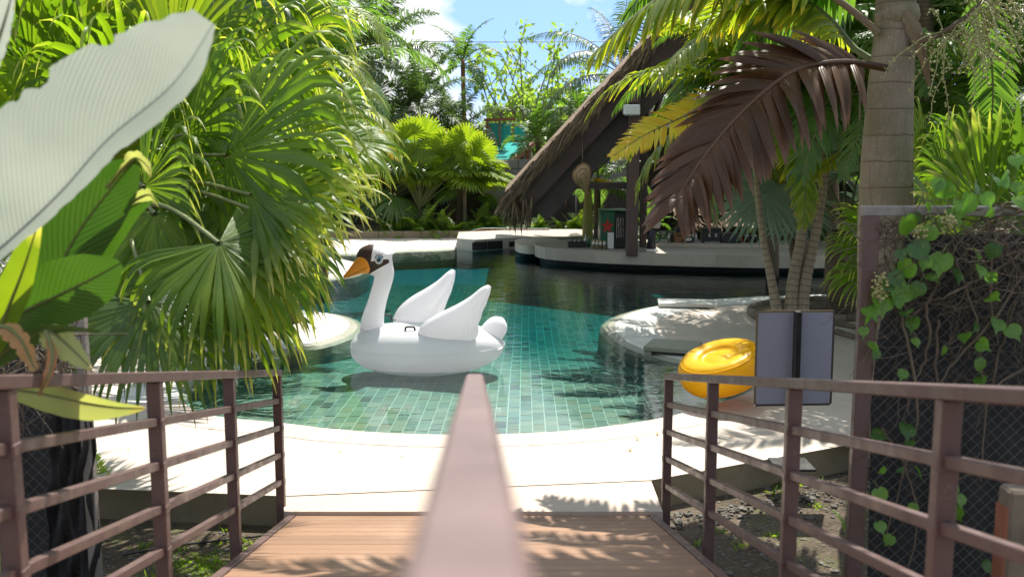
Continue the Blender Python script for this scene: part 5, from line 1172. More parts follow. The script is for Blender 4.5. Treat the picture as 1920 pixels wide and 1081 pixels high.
# plants deep behind the bar
for k_, (px, py, Y_, fr_, s_, lab) in enumerate([(1120, 330, 25.0, F_gen, .8, 'dark feather palm hanging under the roof'), (1420, 445, 25.5, F_yel, .5, 'small sunlit feather palm behind the raised counter'), (1345, 447, 25.8, F_yel, .42, 'small sunlit feather palm behind the coffee machine'), (1290, 446, 25.6, F_small, .5, 'low green palm behind the wooden box'), (1215, 445, 24.5, F_small, .55, 'green palm between the two bar columns'), (1460, 446, 25.4, N_fand, .5, 'low fan palm at the far end of the bar'), (1545, 446, 25, F_gen, .6, 'feather palm behind the silver fan palm'), (1650, 446, 24, F_gen, .8, 'feather palm far behind the royal palm'), (1395, 446, 26.0, N_fan, .45, 'small sunlit fan palm behind the straw lean to')]):
    if k_ == 0:
        b = P(px, 440, Y_); b[2] = .02; t = thing('feather_palm', b, lab, 'palm'); trunk(t, [b, P(px, 345, Y_)], [.1, .08]); crown(t, P(px, 340, Y_), fr_, 12, s_)
    else: stem_palm('feather_palm' if fr_ is not N_fand and fr_ is not N_fan else 'fan_palm', lab, px, py, Y_, fr_, 13, s_, zb=.03, stem=.35 + .2 * (k_ % 3))

# ---- yellow feather palm left of centre
t = thing('areca_palm', P(545, 470, 14) * A(1, 1, 0) + A(0, 0, .02), 'golden feather palm whose fronds arch out past the big fan palm', 'palm')
trunk(t, [P(545, 470, 14) * A(1, 1, 0), P(545, 400, 14)], [.1, .08])
yl = [M['feather_y'], M['petiole']]; yy = [M['yellow'], M['petiole_b']]
for k_, (pts, n_, ll, mt) in enumerate([([(545, 400), (560, 270), (640, 212), (700, 210), (748, 262)], 46, .48, yl), ([(545, 410), (585, 280), (650, 236), (705, 240), (738, 290)], 44, .42, yy), ([(545, 400), (555, 230), (610, 120), (660, 110), (700, 180)], 48, .55, yl), ([(545, 390), (560, 150), (620, 30), (680, 20), (728, 95)], 50, .6, yl), ([(545, 390), (540, 150), (580, 0), (640, -50), (720, -10)], 50, .6, yl), ([(545, 400), (560, 300), (620, 268), (690, 275), (725, 330)], 40, .42, yl), ([(545, 390), (520, 200), (470, 80), (400, 40)], 46, .55, yl), ([(545, 390), (560, 220), (600, 160), (640, 170), (670, 230)], 42, .5, yl), ([(545, 390), (550, 120), (560, -20), (620, -90)], 46, .55, yl), ([(545, 405), (590, 330), (650, 310), (700, 330)], 38, .42, yl)]):
    frond_px(t, pts, (14, 13.6, 13.2), n_, ll, .042, mt, droop=1.0, vee=.2, seed=50 + k_, rad=.016, t0=.3)
for k_, (px, pt_, Y_, fr_, s_, lab) in enumerate([(470, 40, 17, F_gen, 1.3, 'feather palm showing above the big fan palm'), (330, 60, 16, F_gen, 1.3, 'shaded feather palm behind the upper fan leaves'), (120, 80, 15, F_gen, 1.3, 'feather palm behind the white banana leaf'), (600, 120, 19, F_gen, 1.2, 'feather palm between the golden palm and the foxtail'), (30, 330, 13, F_gen, 1.1, 'low feather palm at the far left behind the banana')]):
    simple_palm('feather_palm', lab, px, 460, Y_, pt_, .12, fr_, 13, s_)

# ---- big fan palms on the left, leaf by leaf
def fan_px(t, C, hub, aim, R, Y, droop=1.2, mat='fan', n=42, span=250, dY=-.25, up=.75, camf=.7, seed=0, split=.5, hi=True):
    H = P(hub[0], hub[1], Y); T_ = P(aim[0], aim[1], Y + dY); ax = nrm(T_ - H); cdir = nrm(A(0, 0, CAMZ) - H); Nn = cdir * camf + A(0, 0, 1) * up
    mb = MB(); fan(mb, H, ax, Nn, R * 1.1 / FPX * Y, n, R_(span), split, droop, seed, hi=hi)
    mid_ = (C + H) / 2 + A(0, 0, .18); c = catmull([C, mid_, H], 7); mb.tube(c, np.linspace(.024, .012, len(c)), 6, 1, caps=False)
    return mb.build('frond', [M[mat], M['petiole']], t, loc=H)
bL = P(786, 437, 28.7); bL[2] = .12; tL = thing('fan_palm', bL, 'lush bright fan palm in front of the block wall', 'palm'); CL = P(786, 392, 28.7)
trunk(tL, [bL, CL], [.2, .14], 'trunk_fib')
for k_, (hx_, hy_, ax_, ay_, r_) in enumerate([(480, 370, 490, 230, 36), (370, 420, 290, 330, 34), (250, 300, 230, 420, 30), (690, 470, 770, 400, 36), (600, 440, 560, 330, 34), (820, 440, 860, 350, 38), (860, 520, 960, 600, 34), (540, 600, 500, 500, 30), (320, 580, 260, 560, 30), (660, 560, 750, 600, 34), (450, 540, 500, 660, 30), (190, 400, 100, 430, 34), (240, 260, 230, 140, 38), (330, 220, 340, 80, 40), (430, 220, 460, 90, 38), (700, 300, 640, 200, 36), (760, 280, 790, 150, 36), (590, 320, 570, 200, 34), (880, 350, 910, 250, 34), (560, 420, 640, 480, 34), (260, 470, 180, 540, 34), (400, 330, 420, 440, 34), (100, 330, 20, 280, 36), (760, 390, 680, 360, 34), (150, 500, 60, 560, 32)]):
    fan_px(tL, CL, (700 + hx_ / 4.32, 200 + hy_ / 4.32), (700 + ax_ / 4.32, 200 + ay_ / 4.32), r_, 28.5 + .05 * (k_ % 7), .35, 'fan_b', 24, 230, seed=300 + k_, camf=1., up=.55, split=.66, hi=k_ < 14)
C1 = P(210, 420, 7.0); b1 = P(100, 800, 6.5); b1[2] = .0
t1 = thing('big_fan_palm', b1, 'big fan palm with drooping yellow leaf tips filling the side above the railing', 'palm')
trunk(t1, [b1, P(140, 620, 6.8), C1], [.17, .14, .12], 'trunk_fib', n=14)
L1 = [((425, 290), (640, 120), 330, 6.6, 1.1, 'fan'), ((470, 365), (720, 290), 245, 6.3, 1.0, 'fan'), ((480, 395), (720, 385), 215, 6.2, .15, 'fan_y'), ((410, 455), (560, 610), 250, 5.9, 1.5, 'fan'),
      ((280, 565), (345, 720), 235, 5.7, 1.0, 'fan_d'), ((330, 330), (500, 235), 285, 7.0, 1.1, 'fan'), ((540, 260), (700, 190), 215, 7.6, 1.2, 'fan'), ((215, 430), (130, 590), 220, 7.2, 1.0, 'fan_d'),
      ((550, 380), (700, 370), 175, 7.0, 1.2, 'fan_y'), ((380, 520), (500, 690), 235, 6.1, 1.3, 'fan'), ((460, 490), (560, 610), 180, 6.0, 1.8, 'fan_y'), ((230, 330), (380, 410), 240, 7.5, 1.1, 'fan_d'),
      ((330, 430), (300, 300), 200, 7.3, 1.4, 'fan_y'), ((430, 380), (560, 460), 215, 6.6, 1.2, 'fan'), ((300, 490), (420, 560), 210, 6.4, 1.7, 'fan_y'), ((590, 320), (720, 300), 150, 7.8, 1.8, 'fan'), ((230, 520), (200, 660), 200, 6.3, .9, 'fan_d'), ((350, 250), (420, 140), 250, 7.2, 1.3, 'fan'), ((290, 400), (330, 570), 215, 6.35, 1.3, 'fan'), ((270, 350), (330, 220), 230, 6.7, 1.2, 'fan'), ((640, 260), (735, 330), 140, 7.4, 2.0, 'fan')]
for k_, (h_, a_, r_, Y_, dr_, mt) in enumerate(L1): fan_px(t1, C1, h_, a_, r_, Y_, dr_, mt, seed=k_ + 1, n=46 if r_ > 220 else 38)
C2 = P(190, 230, 8.6); b2 = P(20, 700, 8.2); b2[2] = .0
t2_ = thing('upper_fan_palm', b2, 'taller fan palm in the upper corner behind the white banana leaf', 'palm')
trunk(t2_, [b2, P(90, 450, 8.5), C2], [.17, .14, .12], 'trunk_fib', n=14)
L2 = [((400, 190), (530, -10), 290, 8.0, 1.2, 'fan'), ((320, 120), (400, -80), 270, 8.2, 1.2, 'fan_y'), ((250, 230), (255, 20), 250, 7.8, 1.2, 'fan'), ((180, 150), (130, -40), 250, 8.3, 1.3, 'fan_y'), ((60, 140), (40, -60), 250, 8.0, 1.2, 'fan'),
      ((90, 290), (10, 190), 230, 7.8, 1.2, 'fan'), ((370, 50), (570, -60), 270, 8.7, 1.1, 'fan_d'), ((490, 110), (640, 10), 230, 8.9, 1.3, 'fan'), ((150, 60), (60, -100), 240, 8.9, 1.2, 'fan_d'), ((250, 60), (250, -120), 240, 9.2, 1.1, 'fan_d'),
      ((20, 230), (-80, 120), 230, 8.4, 1.2, 'fan'), ((140, 260), (60, 420), 220, 8.6, 1.3, 'fan_d'), ((440, 20), (560, -120), 230, 9.2, 1.1, 'fan'), ((300, 190), (350, 60), 230, 8.8, 1.5, 'fan_y'), ((200, 300), (120, 180), 210, 8.2, 1.4, 'fan_y')]
for k_, (h_, a_, r_, Y_, dr_, mt) in enumerate(L2): fan_px(t2_, C2, h_, a_, r_, Y_, dr_, mt, seed=k_ + 41, n=42)
b3 = P(330, 560, 11.5); b3[2] = 0; C3 = P(380, 330, 11); t3 = thing('rear_fan_palm', b3, 'shaded fan palm standing behind the two big fan palms', 'palm'); trunk(t3, [b3, C3], [.16, .13], n=12)
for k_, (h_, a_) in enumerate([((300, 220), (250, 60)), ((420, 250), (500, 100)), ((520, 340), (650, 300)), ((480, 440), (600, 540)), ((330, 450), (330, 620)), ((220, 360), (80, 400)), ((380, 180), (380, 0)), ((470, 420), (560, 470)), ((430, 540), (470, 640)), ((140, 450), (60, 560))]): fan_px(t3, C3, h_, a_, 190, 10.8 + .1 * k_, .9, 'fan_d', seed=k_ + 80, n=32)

# ---- banana plant close by on the left
bp = P(-60, 900, 3.7); bp[2] = -.3
tb = thing('banana_plant', bp, 'broad leaved plant with one huge silvery leaf beside the railing', 'plant')
for k_, (a_, Y_) in enumerate((((-60, 480), 3.6), ((-40, 600), 3.9))):
    mb = MB(); q = P(*a_, Y_); mb.tube([bp + A(.1 * k_, .1 * k_, 0), (bp + q) / 2, q], [.06, .05, .03], 10); mb.build('stem', M['petiole'], tb, loc=bp)
def leaf_px(mid, Ys, wl, wr, side, mat, fold=.25, ripple=.02, seed=0, tears=0, K=60, C=7, rib=.008, name='leaf', ribmat='petiole', parent=None, qmin=0):
    Ys = np.interp(np.linspace(0, 1, len(mid)), np.linspace(0, 1, len(Ys)), Ys); m3 = [P(a_[0], a_[1], y_) for a_, y_ in zip(mid, Ys)]; k_ = np.mean(Ys) / FPX
    mb = MB(); c = blade(mb, m3, np.array(wl) * k_, np.array(wr) * k_, side, K, C, fold, ripple, seed, tears=tears, qmin=qmin)
    if rib: mb.tube(c + A(0, .002, 0), np.linspace(rib, rib * .2, len(c)), 6, 1, caps=False)
    return mb.build(name, [M[mat], M[ribmat]], parent or tb, loc=m3[0])
HM = [(-190, 640), (-60, 515), (30, 438), (115, 357), (205, 257), (325, 155), (399, 44)]
hero = leaf_px(HM, (2.75, 2.7, 2.6, 2.5), [120, 190, 204, 195, 182, 168, 154, 136, 104, 40], [14, 16, 18, 20, 24, 28, 33, 36, 30, 6], (.75, .12, -.65), 'broad_w', .26, .012, 1, .25, 110, 12, .0035, ribmat='broad_w')
leaf_px(HM, (2.756, 2.706, 2.606, 2.506), [124, 196, 210, 201, 189, 175, 161, 145, 115, 50], [17, 19, 21, 23, 27, 31, 36, 40, 35, 10], (.75, .12, -.65), 'edge', .26, .012, 1, .45, 110, 12, 0, 'dry_margin', parent=hero, qmin=.935)
leaf_px([(40, 640), (90, 540), (150, 430), (215, 345), (255, 300)], (3.7, 3.5), [10, 45, 62, 60, 45, 6], [10, 40, 58, 58, 40, 6], (.8, .3, -.5), 'broad', .3, .02, 2)
leaf_px([(200, 352), (228, 318), (252, 296), (275, 310), (283, 330)], (3.52, 3.42), [4, 26, 30, 22, 3], [4, 14, 18, 16, 3], (.5, -.7, .4), 'broad_y', .2, .05, 3, .4)
leaf_px([(70, 605), (130, 520), (190, 440), (240, 392), (292, 366)], (3.9, 3.6), [8, 36, 46, 38, 22, 4], [8, 34, 44, 34, 20, 3], (.6, .5, -.6), 'broad', .45, .02, 4)
leaf_px([(240, 384), (262, 370), (282, 366), (296, 388)], (3.6, 3.5), [4, 20, 20, 2], [4, 14, 14, 2], (.2, -.7, .6), 'broad_y', .2, .05, 5, .4)
leaf_px([(-40, 620), (40, 585), (110, 552), (175, 520), (226, 492)], (3.35, 3.1), [12, 48, 62, 66, 52, 6], [12, 46, 58, 62, 48, 6], (.45, .25, -.85), 'broad', .22, .015, 6)
leaf_px([(-30, 690), (10, 590), (45, 500), (75, 405)], (3.2, 3.1), [10, 30, 34, 26, 4], [10, 26, 30, 20, 4], (.9, .2, -.3), 'fan_y', .35, .02, 7)
leaf_px([(-20, 690), (20, 650), (70, 625), (110, 615), (190, 620)], (3.3, 3.0), [10, 22, 20, 12, 2], [10, 26, 20, 10, 2], (.2, .6, -.8), 'broad', .3, .03, 8)
leaf_px([(78, 612), (100, 625), (135, 655), (172, 692)], (3.15, 2.98), [5, 30, 34, 22, 3], [5, 22, 26, 16, 2], (.6, .3, .5), 'broad_y', .3, .04, 9, .3)
leaf_px([(-10, 612), (15, 615), (40, 640), (62, 685), (70, 692)], (3.1, 3.0), [5, 24, 22, 12, 2], [5, 18, 18, 10, 2], (.5, .3, .4), 'dry', .5, .08, 10, .6)
leaf_px([(85, 620), (98, 660), (92, 700), (72, 742)], (3.05, 2.95), [2, 12, 12, 2], [2, 10, 8, 2], (.9, .3, .1), 'dry', .5, .08, 11, .5)
leaf_px([(0, 726), (70, 735), (150, 752), (215, 762), (272, 764)], (3.35, 3.2), [16, 34, 34, 26, 14, 2], [12, 36, 44, 36, 18, 2], (.1, .35, -.9), 'broad_y', .35, .02, 12)
leaf_px([(-60, 200), (-20, 120), (5, 50), (22, -10)], (2.6, 2.5), [20, 40, 36, 10], [10, 20, 18, 6], (.8, .1, -.5), 'broad_w', .15, .02, 13, .3)
leaf_px([(-40, 330), (-10, 270), (8, 225), (18, 190)], (3.0, 2.9), [10, 26, 22, 3], [8, 22, 18, 3], (.8, .1, -.5), 'broad', .25, .03, 14, .3)
mb = MB(); r = np.random.default_rng(5)
for _ in range(130):
    s_ = P(r.uniform(-20, 140), r.uniform(560, 720), r.uniform(4.1, 4.6)); e_ = s_ + r.normal(0, 1, 3) * A(.18, .1, .12) + A(0, 0, -.12); mb.tube([s_, (s_ + e_) / 2 + r.normal(0, .03, 3), e_], [.004, .003, .0015], 4, caps=False)
tag(mb.build('dry_stalks', M['twig'], tb, loc=bp), kind='stuff')

# ---- royal palm on the right with hanging brown frond
pts = [(1655, 870, 52), (1656, 700, 48), (1657, 560, 47), (1660, 420, 50), (1663, 300, 46), (1669, 180, 41), (1677, 70, 36.5), (1681, -40, 34), (1685, -130, 33)]
YR = 7.9; path = [P(a_[0], a_[1], YR) for a_ in pts]; path[0][2] = 0
rp = thing('royal_palm', path[0], 'stout royal palm with ringed grey bark rising behind the chain link fence', 'palm')
trunk(rp, path, [a_[2] / FPX * YR for a_ in pts], 'trunk_royal', ring=.2, n=28, sp=.2, amp=.018)
top = path[-1]; mb = MB(); mb.tube([top, top + A(.02, 0, .5), top + A(.03, 0, 1.0)], [.15, .14, .07], 16); mb.build('crownshaft', M['petiole'], rp, loc=top)
mb = MB(); q = P(1682, 30, YR); mb.tube([q + A(0, 0, -.06), q, q + A(0, 0, .08)], [.158, .17, .15], 24); mb.build('old_leaf_base', M['trunk_royal'], rp, loc=q)
mb = MB(); m3 = [P(1698, 20, 7.72), P(1716, 55, 7.66), P(1731, 105, 7.66), P(1744, 165, 7.7)]; blade(mb, m3, [.05, .075, .05, .01], [.04, .06, .04, .01], (.8, -.3, .2), 24, 4, .9, .06, 3, tears=.5); mb.build('hanging_sheath', M['petiole_b'], rp, loc=m3[0])
fy = [M['feather_y'], M['petiole_b']]
RF = [([(1648, 62), (1570, 0), (1450, -62), (1300, -40), (1190, 30), (1110, 105)], (7.8, 8.2), 40, .62, .075, [M['feather_y'], M['petiole_b']]),
      ([(1660, -60), (1560, -120), (1400, -140), (1260, -70), (1180, 20)], (7.9, 8.8), 42, .62, .07, [M['feather'], M['petiole_b']]),
      ([(1660, -60), (1600, -40), (1520, -30), (1440, 20), (1390, 100)], (7.9, 8.9), 38, .55, .07, [M['feather'], M['petiole_b']]),
      ([(1650, 120), (1600, 90), (1560, 40), (1500, 0), (1400, 0), (1320, 50)], (8.0, 8.6), 38, .52, .065, [M['feather_y'], M['petiole']])]
for k_, (p_, Ys, n_, ll, lw, mt) in enumerate(RF): frond_px(rp, p_, Ys, n_, ll, lw, mt, droop=1.5, vee=-.05, seed=120 + k_, rad=.03, t0=.22, hi=True, fwd=.4)
F_roy = frond_set('royal', 2.9, 44, .62, .06, [M['feather'], M['petiole']], .15, 1.1, seed=8, elev=((70, 50), (48, 80), (25, 80)), rad=.03)
for k_, (az, v_, s_) in enumerate([(-100, 1, 1.0), (-140, 1, 1.05), (-75, 2, .95), (60, 1, 1.), (100, 0, 1.), (20, 1, 1.), (-20, 1, 1.), (150, 1, .9), (-120, 0, 1.), (-165, 2, .9), (178, 1, 1.3), (-168, 1, 1.35), (-150, 0, 1.35)]):
    o = obj('frond', F_roy[v_], rp, top + A(.03, 0, .9)); o.rotation_euler = (0, 0, R_(az)); o.scale = (s_,) * 3
# the dead frond: every leaflet its own piece
DP = [(1662, 128), (1600, 118), (1540, 120), (1482, 136), (1410, 192), (1345, 262), (1295, 330), (1268, 378)]
Ys = np.linspace(7.55, 6.5, len(DP)); ra = rach([P(a_[0], a_[1], y_) for a_, y_ in zip(DP, Ys)], 30)
mb = MB(); mb.tube(ra, np.linspace(.030, .006, 30), 8); df = mb.build('dead_frond', M['dead'], rp, loc=ra[0])
for sg, Lm, fw, dr, sd_ in ((1, .66, .80, .32, 77), (-1, .66, .42, .80, 78)):
    lfn = lambda x: Lm * (.55 + .45 * math.sin(math.pi * min(1, .18 + x * .72))) * (1 - .22 * x)
    for rb, ts, tt in leaflets(ra, 46, lfn, .078, fw, .06, dr, sd_, 0, .10, 1.0, hi=True, both=(sg,), irr=.26, tw=.8, upv=(-.15, -.9, .5)):
        for i in range(len(rb)):
            mb = MB(); add_ribbons(mb, rb[i:i + 1], ts); q = rb[i, 0, 1]; mb.build('leaflet', M['dead'], df, loc=q)
# fruit stalk with bead strings
mb = MB(); c = catmull([P(1700, 80, 7.8), P(1745, 72, 7.6), P(1790, 48, 7.5), P(1840, 5, 7.4), P(1870, -40, 7.4)], 6); mb.tube(c, np.linspace(.03, .012, len(c)), 8); fs = mb.build('fruit_stalk', M['twig'], rp, loc=c[0])
M['fruit'] = plain('small_green_fruit', (.30, .32, .12), (.42, .38, .16), .5)
mb = MB(); r = np.random.default_rng(9)
for _ in range(70):
    s_ = c[r.integers(8, len(c))]; d = nrm(r.normal(0, 1, 3) + A(.55, -.1, -.15)); n_ = 12; L_ = r.uniform(.35, .75); p_ = [s_]
    for k_ in range(n_): d = nrm(d + A(0, 0, -.09) + r.normal(0, .16, 3)); p_.append(p_[-1] + d * L_ / n_)
    p_ = np.array(p_); mb.tube(p_, .0035, 4, caps=False)
    for q in p_[3:]:
        for _k in range(2): mb.add(iv[:, :] * .009 * r.uniform(.7, 1.2) + q + r.normal(0, .012, 3), fi)
tag(mb.build('fruit_strings', M['fruit'], fs, loc=c[0]), kind='stuff')

# ---- triple stemmed palm on the paved island
bT = G(1488, 578, .05); tT = thing('cluster_palm', bT, 'palm with three slender ringed stems growing from one pit on the paved island', 'palm')
for pts_, rr in (([(1466, 580), (1449, 537), (1431, 448), (1423, 389), (1418, 330), (1411, 240), (1404, 150)], (.09, .058, .042, .040, .038, .036, .034)), ([(1484, 582), (1486, 537), (1502, 448), (1508, 389), (1513, 344), (1521, 240), (1529, 120)], (.10, .078, .064, .060, .058, .055, .05)), ([(1503, 580), (1508, 537), (1527, 448), (1537, 389), (1544, 344), (1556, 230), (1566, 140)], (.10, .078, .066, .062, .058, .055, .05))):
    p_ = [P(a_[0], a_[1], 13.0 + .05 * i) for i, a_ in enumerate(pts_)]; p_[0][2] = .02; trunk(tT, p_, rr, 'trunk_thin', ring=.085, n=14, sp=.085, amp=.06)
F_clu = frond_set('cluster', 1.9, 40, .52, .05, [M['feather_y'], M['petiole']], .2, 1.0, seed=11, elev=((75, 50), (52, 85), (28, 95), (5, 80)), rad=.02)
F_clu2 = frond_set('cluster2', 2.1, 42, .55, .05, [M['feather'], M['petiole']], .2, 1.0, seed=12, elev=((75, 50), (52, 85), (28, 95), (5, 80)), rad=.02)
crown(tT, P(1402, 150, 13.3), F_clu, 18, 1.2, .4); crown(tT, P(1530, 118, 13.3), F_clu2, 17, 1.3, 1.1); crown(tT, P(1574, 138, 13.3), F_clu2, 15, 1.2, 2.2)
frond_px(tT, [(1402, 170), (1350, 180), (1290, 215), (1215, 250), (1150, 292)], (13.2, 12.4), 32, .36, .065, [M['yellow'], M['petiole_b']], droop=.30, vee=.1, seed=141, rad=.018, t0=.22, hi=True, fwd=.55, upv=(-.1, -.85, .5))
frond_px(tT, [(1560, 190), (1530, 80), (1450, 42), (1370, 45), (1290, 85), (1225, 160)], (13, 11.6), 46, .50, .055, fy, droop=1.4, vee=0, seed=142, rad=.02, t0=.2, hi=True)
frond_px(tT, [(1552, 300), (1590, 268), (1630, 275), (1650, 300)], (13, 12.6), 20, .34, .045, fy, droop=.8, vee=.1, seed=143, rad=.014, t0=.2)
frond_px(tT, [(1640, 280), (1600, 280), (1560, 300), (1520, 335)], (12.4, 12.0), 24, .26, .045, fy, droop=.5, vee=.1, seed=145, rad=.012, t0=.1)
frond_px(tT, [(1420, 190), (1330, 120), (1270, 110), (1215, 150)], (13.2, 14.5), 36, .42, .045, fy, droop=.7, vee=.2, seed=144, rad=.016, t0=.2)
# pit edging of dark logs and bare earth
pit = thing('tree_pit', G(1500, 590, .02), 'tree pit of bare earth edged with dark logs round the three stems', 'planter')
oc = catmull([G(x_, y_, .03)[:2] for x_, y_ in ((1408, 590), (1418, 578), (1470, 570), (1560, 566), (1640, 568), (1680, 580), (1640, 596), (1540, 604), (1450, 606))], 5, True)
slab('earth', oc, -.05, .075, M['soil'], pit)
k_ = 0
while k_ < len(oc) - 1:
    a_, b_ = oc[k_], oc[min(k_ + 3, len(oc) - 1)] if k_ + 3 < len(oc) else oc[0]; mb = MB(); mb.tube([(*a_, .07), (*((a_ + b_) / 2), .075), (*b_, .07)], [.06, .07, .055], 8); mb.build('log', M['wood'], pit, loc=(*a_, .07)); k_ += 3
for k_, (p_, lab) in enumerate(((((1560, 604), (1610, 614), (1680, 622)), 'dark root lying on the paving by the tree pit'), (((1568, 622), (1612, 634), (1680, 648)), 'second dark root nearer than the first on the paving'))):
    c = catmull([G(a_[0], a_[1], .045) for a_ in p_], 6); mb = MB(); mb.tube(c, np.linspace(.05, .03, len(c)), 7); tag(mb.build('root', M['wood'], loc=c[0]), lab, 'root')
# ---- silver fan palm and neighbours behind
bS = P(1592, 540, 14.5); bS[2] = .02; tS = thing('silver_fan_palm', bS, 'silvery blue fan palm behind the three ringed stems', 'palm'); CS = P(1592, 430, 14.5)
trunk(tS, [bS, CS], [.32, .24], 'trunk_fib', n=14)
for k_, (h_, a_, r_, Y_, dr_) in enumerate([((1440, 335), (1350, 400), 125, 14.6, .1), ((1432, 360), (1428, 480), 105, 14.2, .05), ((1500, 280), (1430, 200), 130, 15, .1), ((1610, 330), (1640, 210), 140, 14.8, .1), ((1570, 300), (1560, 180), 140, 15.2, .1), ((1640, 400), (1720, 360), 120, 14.6, .2), ((1500, 380), (1470, 470), 90, 14.8, .1), ((1650, 300), (1740, 240), 130, 15, .15)]):
    fan_px(tS, CS, h_, a_, r_, Y_, dr_, 'silver', 30, 230, seed=160 + k_, camf=.9, up=.5)
bF = P(1660, 620, 10.6); bF[2] = .02; tF = thing('low_fan_palm', bF, 'low fan palm with thread like tips peeping out left of the fence post', 'palm'); CF = P(1655, 500, 10.6); trunk(tF, [bF, CF], [.2, .16], 'trunk_fib')
for k_, (h_, a_, r_, dr_) in enumerate([((1632, 470), (1545, 470), 95, 1.0), ((1628, 510), (1555, 560), 90, 1.2), ((1640, 440), (1570, 400), 95, .8), ((1690, 470), (1760, 430), 95, 1.0), ((1650, 440), (1660, 350), 90, .8)]): fan_px(tF, CF, h_, a_, r_, 10.4 - .1 * k_, dr_, 'fan', 30, 210, seed=180 + k_)
# ---- thicket on the right
bA = P(1860, 700, 8.2); bA[2] = .0; tA = thing('thicket_fan_palm', bA, 'sunlit fan palm above the creeper covered fence', 'palm'); CA = P(1860, 430, 8.2); trunk(tA, [bA, CA], [.16, .13])
for k_, (h_, a_, r_, Y_, dr_, mt) in enumerate([((1850, 400), (1790, 230), 190, 7.6, .06, 'fan'), ((1900, 380), (1920, 200), 180, 7.9, .1, 'fan_d'), ((1760, 390), (1700, 330), 120, 8.4, .5, 'fan_d'), ((1905, 420), (1990, 380), 150, 7.6, .6, 'fan_d'), ((1775, 330), (1745, 230), 130, 9.0, .7, 'fan'), ((1830, 300), (1830, 170), 130, 9.4, .7, 'fan_d'), ((1735, 290), (1700, 210), 120, 9.8, .8, 'fan_y')]): fan_px(tA, CA, h_, a_, r_, Y_, dr_, mt, 28, 180, seed=200 + k_, split=.68 if dr_ < .2 else .5)
for k_, (px, pt_, Y_, fr_, s_, lab) in enumerate([(1770, 120, 12.5, F_gen, 1.1, 'feather palm right behind the royal palm stem'), (1880, 200, 11, F_gen, 1.0, 'dark feather palm at the edge of the thicket'), (1960, 60, 12, F_gen, 1.2, 'feather palm reaching in from outside the thicket'), (1830, 20, 14, F_yel, 1.2, 'sunlit feather palm high in the thicket'), (1730, 240, 14, F_yel, .9, 'yellow green feather palm low behind the royal palm'), (1640, 40, 16, F_gen, 1.2, 'feather palm behind the cluster palm crowns'), (1450, 40, 19, F_gen, 1.1, 'feather palm high behind the dead brown frond'), (1900, 330, 10, F_small, 1.0, 'low feather palm behind the sunlit fan palm'), (1720, -20, 17, F_gen, 1.3, 'tall feather palm at the back of the thicket'), (1560, 260, 17, F_gen, .8, 'short feather palm above the silver fan palm'), (1735, -20, 11.6, F_gen, 1.1, 'feather palm added close behind the royal palm stem to shade the terrace'), (1510, 118, 14.8, F_gen, 1.02, 'feather palm added leaning over the island to shade it, right behind the ringed stems'), (1500, 60, 15.6, F_gen, 1.2, 'feather palm behind the two thicker ringed stems'), (1680, 330, 13, F_small, .9, 'low feather palm right of the royal stem')]):  # royal stem palm and leaning palm are added to shade terrace and island
    simple_palm('feather_palm', lab, px, 470, Y_, pt_, .1 if 'leaning' not in lab else .06, fr_, 13, s_, lean=-85 if 'leaning' in lab else 0)
frond_px(rp, [(1685, -100), (1800, -60), (1850, 60), (1862, 180), (1852, 270)], (8.2, 8.6), 30, .36, .05, PG, droop=.5, vee=0, seed=150, rad=.02, t0=.4, hi=True)

# ---- creeper on the right fence
cr_ = thing('creeper', (xp, YFE - .05, -.3), 'heart leaved creeper with brown stems climbing the chain link fence', 'creeper')
def heart(mt_):
    mb = MB(); n = 18; pts = [A(0, .12, 0)]
    for k in range(n):
        a_ = k / n * 2 * math.pi; rr = .5 * (1 - .12 * math.cos(2 * a_)); x_ = rr * math.sin(a_) * .86; y_ = -.5 * rr * 2 * math.cos(a_)
        if abs(math.sin(a_)) < .2 and math.cos(a_) < 0: y_ -= .14                   # notch
        if abs(math.sin(a_)) < .2 and math.cos(a_) > 0: y_ -= .28                   # tip
        pts.append(A(x_, y_, .22 * abs(x_) - .25 * y_ * y_))
    uv = [(.5, .5)] + [(.5 + p_[0] * .4, .5 + p_[1] * .4) for p_ in pts[1:]]
    mb.add(pts, [(0, 1 + k, 1 + (k + 1) % n) for k in range(n)], uv); mb.tube([A(0, .35, 0), A(0, .6, -.05), A(.04, .85, -.2)], .02, 4, 1, caps=False); return mb.build('leaf', [mt_, M['petiole']], link=False)
HM_ = heart(M['vine']); HM2 = heart(M['vine_d'])
